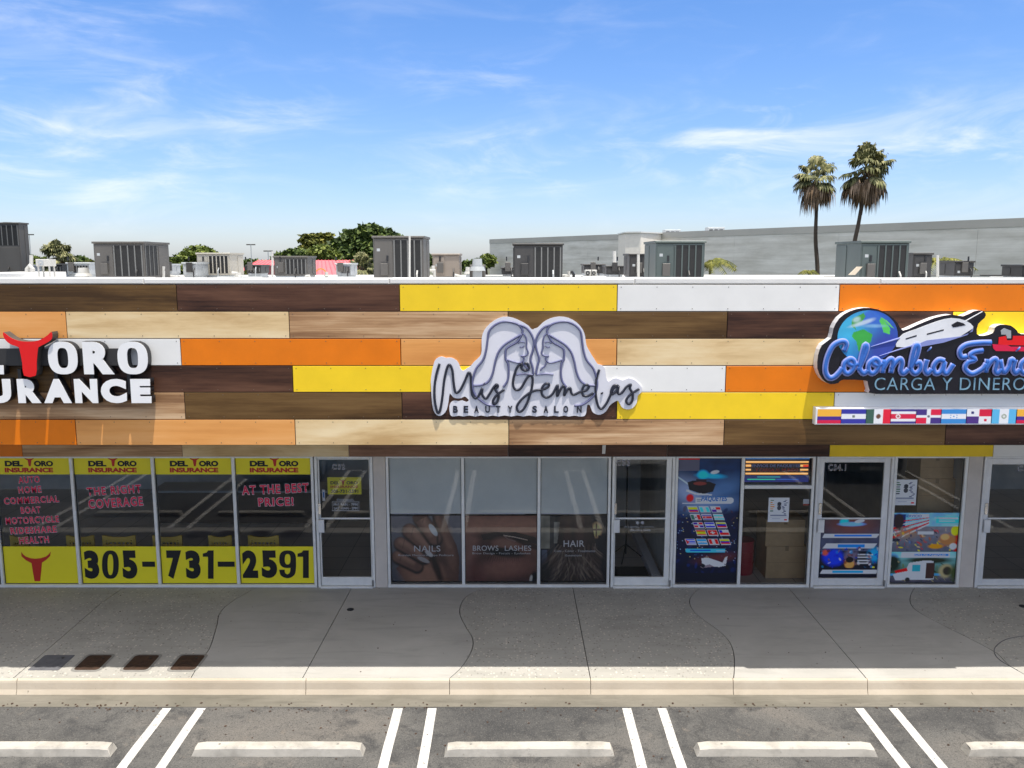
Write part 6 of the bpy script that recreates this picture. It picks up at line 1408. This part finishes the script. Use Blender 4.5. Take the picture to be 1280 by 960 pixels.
def fan_palm(px, pyt, pyc, Y, R_, pts, lab, seed, nf=64, dry=.35, tr=.17, grp='fan palms'):
    x, zt = P(px, pyt, Y); _, zc = P(px, pyc, Y)
    tr_pts = [(P(a, b_, Y)[0] - x, 0, P(a, b_, Y)[1]) for a, b_ in pts] ; base = tr_pts[-1]
    t = empty('fan_palm', (x, Y, 0), lab, 'palm tree', grp)
    full = tr_pts + [(base[0] + .1, 0, 0)]
    m = MB(); k = len(full); q = smooth_path(full, 5); m.tube(q, [tr * (.50 + .42 * i / len(q)) for i in range(len(q))], 10); m.build('trunk', M['bark'], t, local=True)
    rg = random.Random(seed); green = MB(); brown = MB(); c0 = Vector((tr_pts[0][0], 0, zc))
    for i in range(nf):
        d_ = i >= nf * (1 - dry); el = rg.uniform(-1.25, -.55) if d_ else rg.uniform(-.85, 1.45); az = rg.uniform(0, 2 * math.pi)
        d = Vector((math.cos(az) * math.cos(el), math.sin(az) * math.cos(el), math.sin(el))); L = R_ * rg.uniform(.42, .62)
        c1 = c0 + d * L; tgt = brown if d_ else green
        tgt.tube([c0, c0 + d * L * .5 + Vector((0, 0, .05)), c1], [.03, .02, .015], 4, caps=False)
        # fan blade: folded segments radiating from the end of the stalk
        side = d.cross(Vector((0, 0, 1))); side = side.normalized() if side.length > .05 else Vector((1, 0, 0)); up = side.cross(d).normalized()
        r = R_ * rg.uniform(.44, .60); ns = 17
        for s_ in range(ns):
            a = (-1 + 2 * s_ / (ns - 1)) * 1.9; dr = d * math.cos(a) + side * math.sin(a); droop = -.30 * r if not d_ else -.75 * r
            w_ = .075 * R_ / 1.6; pn = dr.cross(up).normalized() * w_; rr = r * rg.uniform(.8, 1.05) * (1 - .25 * abs(a) / 1.9)
            p0 = c1; p1 = c1 + dr * rr * .55 + Vector((0, 0, droop * .12)) + up * .03; p2 = c1 + dr * rr * .85 + Vector((0, 0, droop * .55)); p3 = c1 + dr * rr * .95 + Vector((0, 0, droop * (1.1 + rg.random() * .6)))
            tgt.add([p0, p1 - pn, p1 + pn, p2 - pn * .8, p2 + pn * .8, p3], [(0, 1, 2), (1, 3, 4, 2), (3, 5, 4)])
    green.build('fronds', M['palmleaf'], t, local=True)
    if brown.v: brown.build('dry_fronds', M['palmdry'], t, local=True)
    return t
Yp = 52
fan_palm(1022, 200, 222, Yp, 1.52, [(1021, 226), (1020.5, 262), (1019.5, 300), (1022, 346)], 'tall straight fan palm with shaggy crown, left of the pair', 3, 42, .36)
fan_palm(1084, 192, 212, Yp - 2, 1.70, [(1082, 218), (1078, 250), (1073, 280), (1068, 305), (1066, 340)], 'tall leaning fan palm with shaggy crown, right of the pair', 19, 50, .38)
fan_palm(72, 307, 322, 60, 1.35, [(72, 322), (72, 345)], 'short bushy palm behind the white fan unit at far left', 5, 70, .25)
fan_palm(452, 321, 333, 55, 1.0, [(452, 333), (452, 350)], 'short bushy palm left of the tallest rooftop unit', 6, 60, .25)
def feather_palm(px, pyc, Y, R_, lab, seed, lean=.0):
    x, zc = P(px, pyc, Y); t = empty('feather_palm', (x, Y, 0), lab, 'palm tree', 'small feathery palms behind the roof')
    m = MB(); m.tube([(0, 0, 0), (0, 0, zc)], [.1, .07], 8); m.build('trunk', M['bark'], t, local=True)
    rg = random.Random(seed); g_ = MB()
    for i in range(16):
        az = i * 2.4; el = rg.uniform(.5, 1.4); d = Vector((math.cos(az) * math.cos(el) + lean, math.sin(az) * math.cos(el), math.sin(el))); L = R_ * rg.uniform(.7, 1.1)
        pts = [Vector((0, 0, zc)) + d * L * k / 7 + Vector((d.x, d.y, 0)) * L * .5 * (k / 7) ** 2 + Vector((0, 0, -L * .95 * (k / 7) ** 2.2)) for k in range(8)]
        g_.tube(pts, .015, 4, caps=False)
        for k in range(1, 8):
            for sd in (-1, 1):
                for h in range(3):
                    p = pts[k - 1].lerp(pts[k], h / 3); sdv = (pts[k] - pts[k - 1]).cross(Vector((0, 0, 1))).normalized() * sd; q = p + sdv * .28 * R_ * (1 - abs(k - 4) / 7) + Vector((0, 0, -.16 * R_))
                    wv = (pts[k] - pts[k - 1]).normalized() * .025 * R_; g_.add([p - wv, p + wv, q], [(0, 1, 2)])
    g_.build('fronds', M['leafyellow'], t, local=True)
feather_palm(888, 331, 44, 1.25, 'drooping feathery palm right of the green grey unit', 4, .25)
feather_palm(1176, 328, 42, 1.2, 'drooping feathery palm right of the small charcoal unit', 8, .2)
feather_palm(1012, 341, 50, .7, 'small yellow plant at the foot of the straight palm', 9)
# lamp posts far away
for px, pyt, Y, lab in ((36.5, 293.5, 90, 'distant twin lamp post above the left trees'), (313.5, 306, 90, 'distant twin lamp post above the red roof'), (335, 314, 90, 'distant lamp post left of the grey unit on the red roof')):
    x, z = P(px, pyt, Y); t = empty('lamp_post', (x, Y, 0), lab, 'lamp post', 'distant lamp posts')
    m = MB(); m.tube([(0, 0, 0), (0, 0, z)], [.05, .035], 8); m.build('pole', M['acpale'], t, local=True)
    for sx in (-1, 1): m = MB(); m.cbox(sx * .25 - .2, sx * .25 + .2, -.12, .12, z - .04, z + .08, .02); m.build('lamp_head', M['acgrey'], t, local=True)

# ================================================================== CARS in the bays nearest the camera (seen mirrored in the shop glass)
def loft(m, secs):
    n = len(secs[0]); b = [p for s_ in secs for p in s_]; fs = []
    for i in range(len(secs) - 1):
        for j in range(n): a = i * n + j; c_ = i * n + (j + 1) % n; fs.append((a, c_, c_ + n, a + n))
    fs += [tuple(range(n))[::-1], tuple((len(secs) - 1) * n + k for k in range(n))]; m.add(b, fs)
def sec(y, hw, z0, z1, cr=.12): return [(-hw * .94, y, z0), (hw * .94, y, z0), (hw, y, z0 + (z1 - z0) * .35), (hw * .98, y, z1 - cr), (hw * .82, y, z1), (-hw * .82, y, z1), (-hw * .98, y, z1 - cr), (-hw, y, z0 + (z1 - z0) * .35)]
def car(x, yn, paint, lab, van=False):
    t = empty('parked_car', (x, yn, ZA + .002), lab, 'car', 'cars parked in the near bays'); L = 4.7
    hw = .93 if not van else .98; hood = .95 if not van else 1.12
    m = MB(); m.smooth = False
    st = [(0, .80, .36, .62), (-.08, .90, .26, .74), (-.35, hw, .22, hood - .14), (-.9, hw, .20, hood - .03), (-1.3, hw, .20, hood + .03), (-2.6, hw, .20, hood + .06), (-3.8, hw, .22, hood + .06), (-4.5, hw * .97, .26, hood + .0), (-L, hw * .88, .34, hood - .2)]
    loft(m, [sec(y, h_, a, b_) for y, h_, a, b_ in st][::-1]); m.build('body', M[paint], t, local=True)
    top = 1.50 if not van else 1.95; m = MB()
    cs = [(-1.15 if not van else -.95, hw * .80, hood - .02, hood + .06), (-1.95 if not van else -1.6, hw * .72, hood - .02, top - .06), (-2.6, hw * .72, hood, top), (-3.7, hw * .70, hood, top - .03), (-4.4, hw * .76, hood - .04, hood + .25)]
    loft(m, [sec(y, h_, a, b_, .05) for y, h_, a, b_ in cs][::-1]); m.build('cabin_glass', M['carglass'], t, local=True)
    m = MB(); loft(m, [sec(y, hw * .70, a, b_, .03) for y, a, b_ in ((-2.0 if not van else -1.65, top - .075, top - .03), (-2.6, top - .04, top + .02), (-3.75, top - .06, top - .005))][::-1]); m.build('roof', M[paint], t, local=True)
    for sx in (-1, 1):
        m = MB(); m.cbox(sx * .66 - .17, sx * .66 + .17, -.10, .2, 0, .1, .01); m = MB(); loft(m, [[(sx * .66 - .2, -.22, .60), (sx * .66 + .2, -.30, .60), (sx * .66 + .2, -.30, .74), (sx * .66 - .2, -.22, .72)], [(sx * .66 - .18, .0 - .02, .60), (sx * .66 + .12, -.06, .60), (sx * .66 + .12, -.06, .71), (sx * .66 - .18, -.02, .69)]]); m.build('headlight', M['carlight'], t, local=True)
        for yy in (-.95, -3.75):
            w_ = MB(); w_.cyl((sx * (hw - .10) - .1, yy, .33), .33, .2, 24, 'x'); wo = w_.build('wheel', M['rubber'], t, local=True); h_ = MB(); h_.cyl((sx * (hw + .004) - .004, yy, .33), .21, .008, 16, 'x'); h_.build('hub', M['acpale'], wo, local=True)
        m = MB(); m.cbox(sx * (hw + .10) - .1, sx * (hw + .10) + .1, -1.6, -1.45, hood + .02, hood + .16, .02); m.build('mirror', M[paint], t, local=True)
    m = MB(); m.cbox(-.42, .42, .0, .02, .50, .64, .004); g_ = m.build('grille', M['black'], t, local=True)
    for k in range(4): m = MB(); m.box(-.40, .40, -.0 + .021, .026, .515 + k * .032, .525 + k * .032); m.build('grille_bar', M['chrome'], g_, local=True)
    m = MB(); m.cbox(-.78, .78, -.06, .035, .28, .42, .02); m.build('bumper', M['black' if paint == 'carblack' else 'carwhite'], t, local=True)
    m = MB(); m.cbox(-.26, .26, .036, .042, .32, .42, .003); m.build('front_plate', M['paper'], t, local=True)
car(-5.75, 6.75, 'carblack', 'black car parked out of frame, mirrored in the office windows')
car(3.2, 6.7, 'carwhite', 'white van parked out of frame, mirrored in the salon door', True)
car(9.0, 6.1, 'carblack', 'black car parked out of frame to the right')
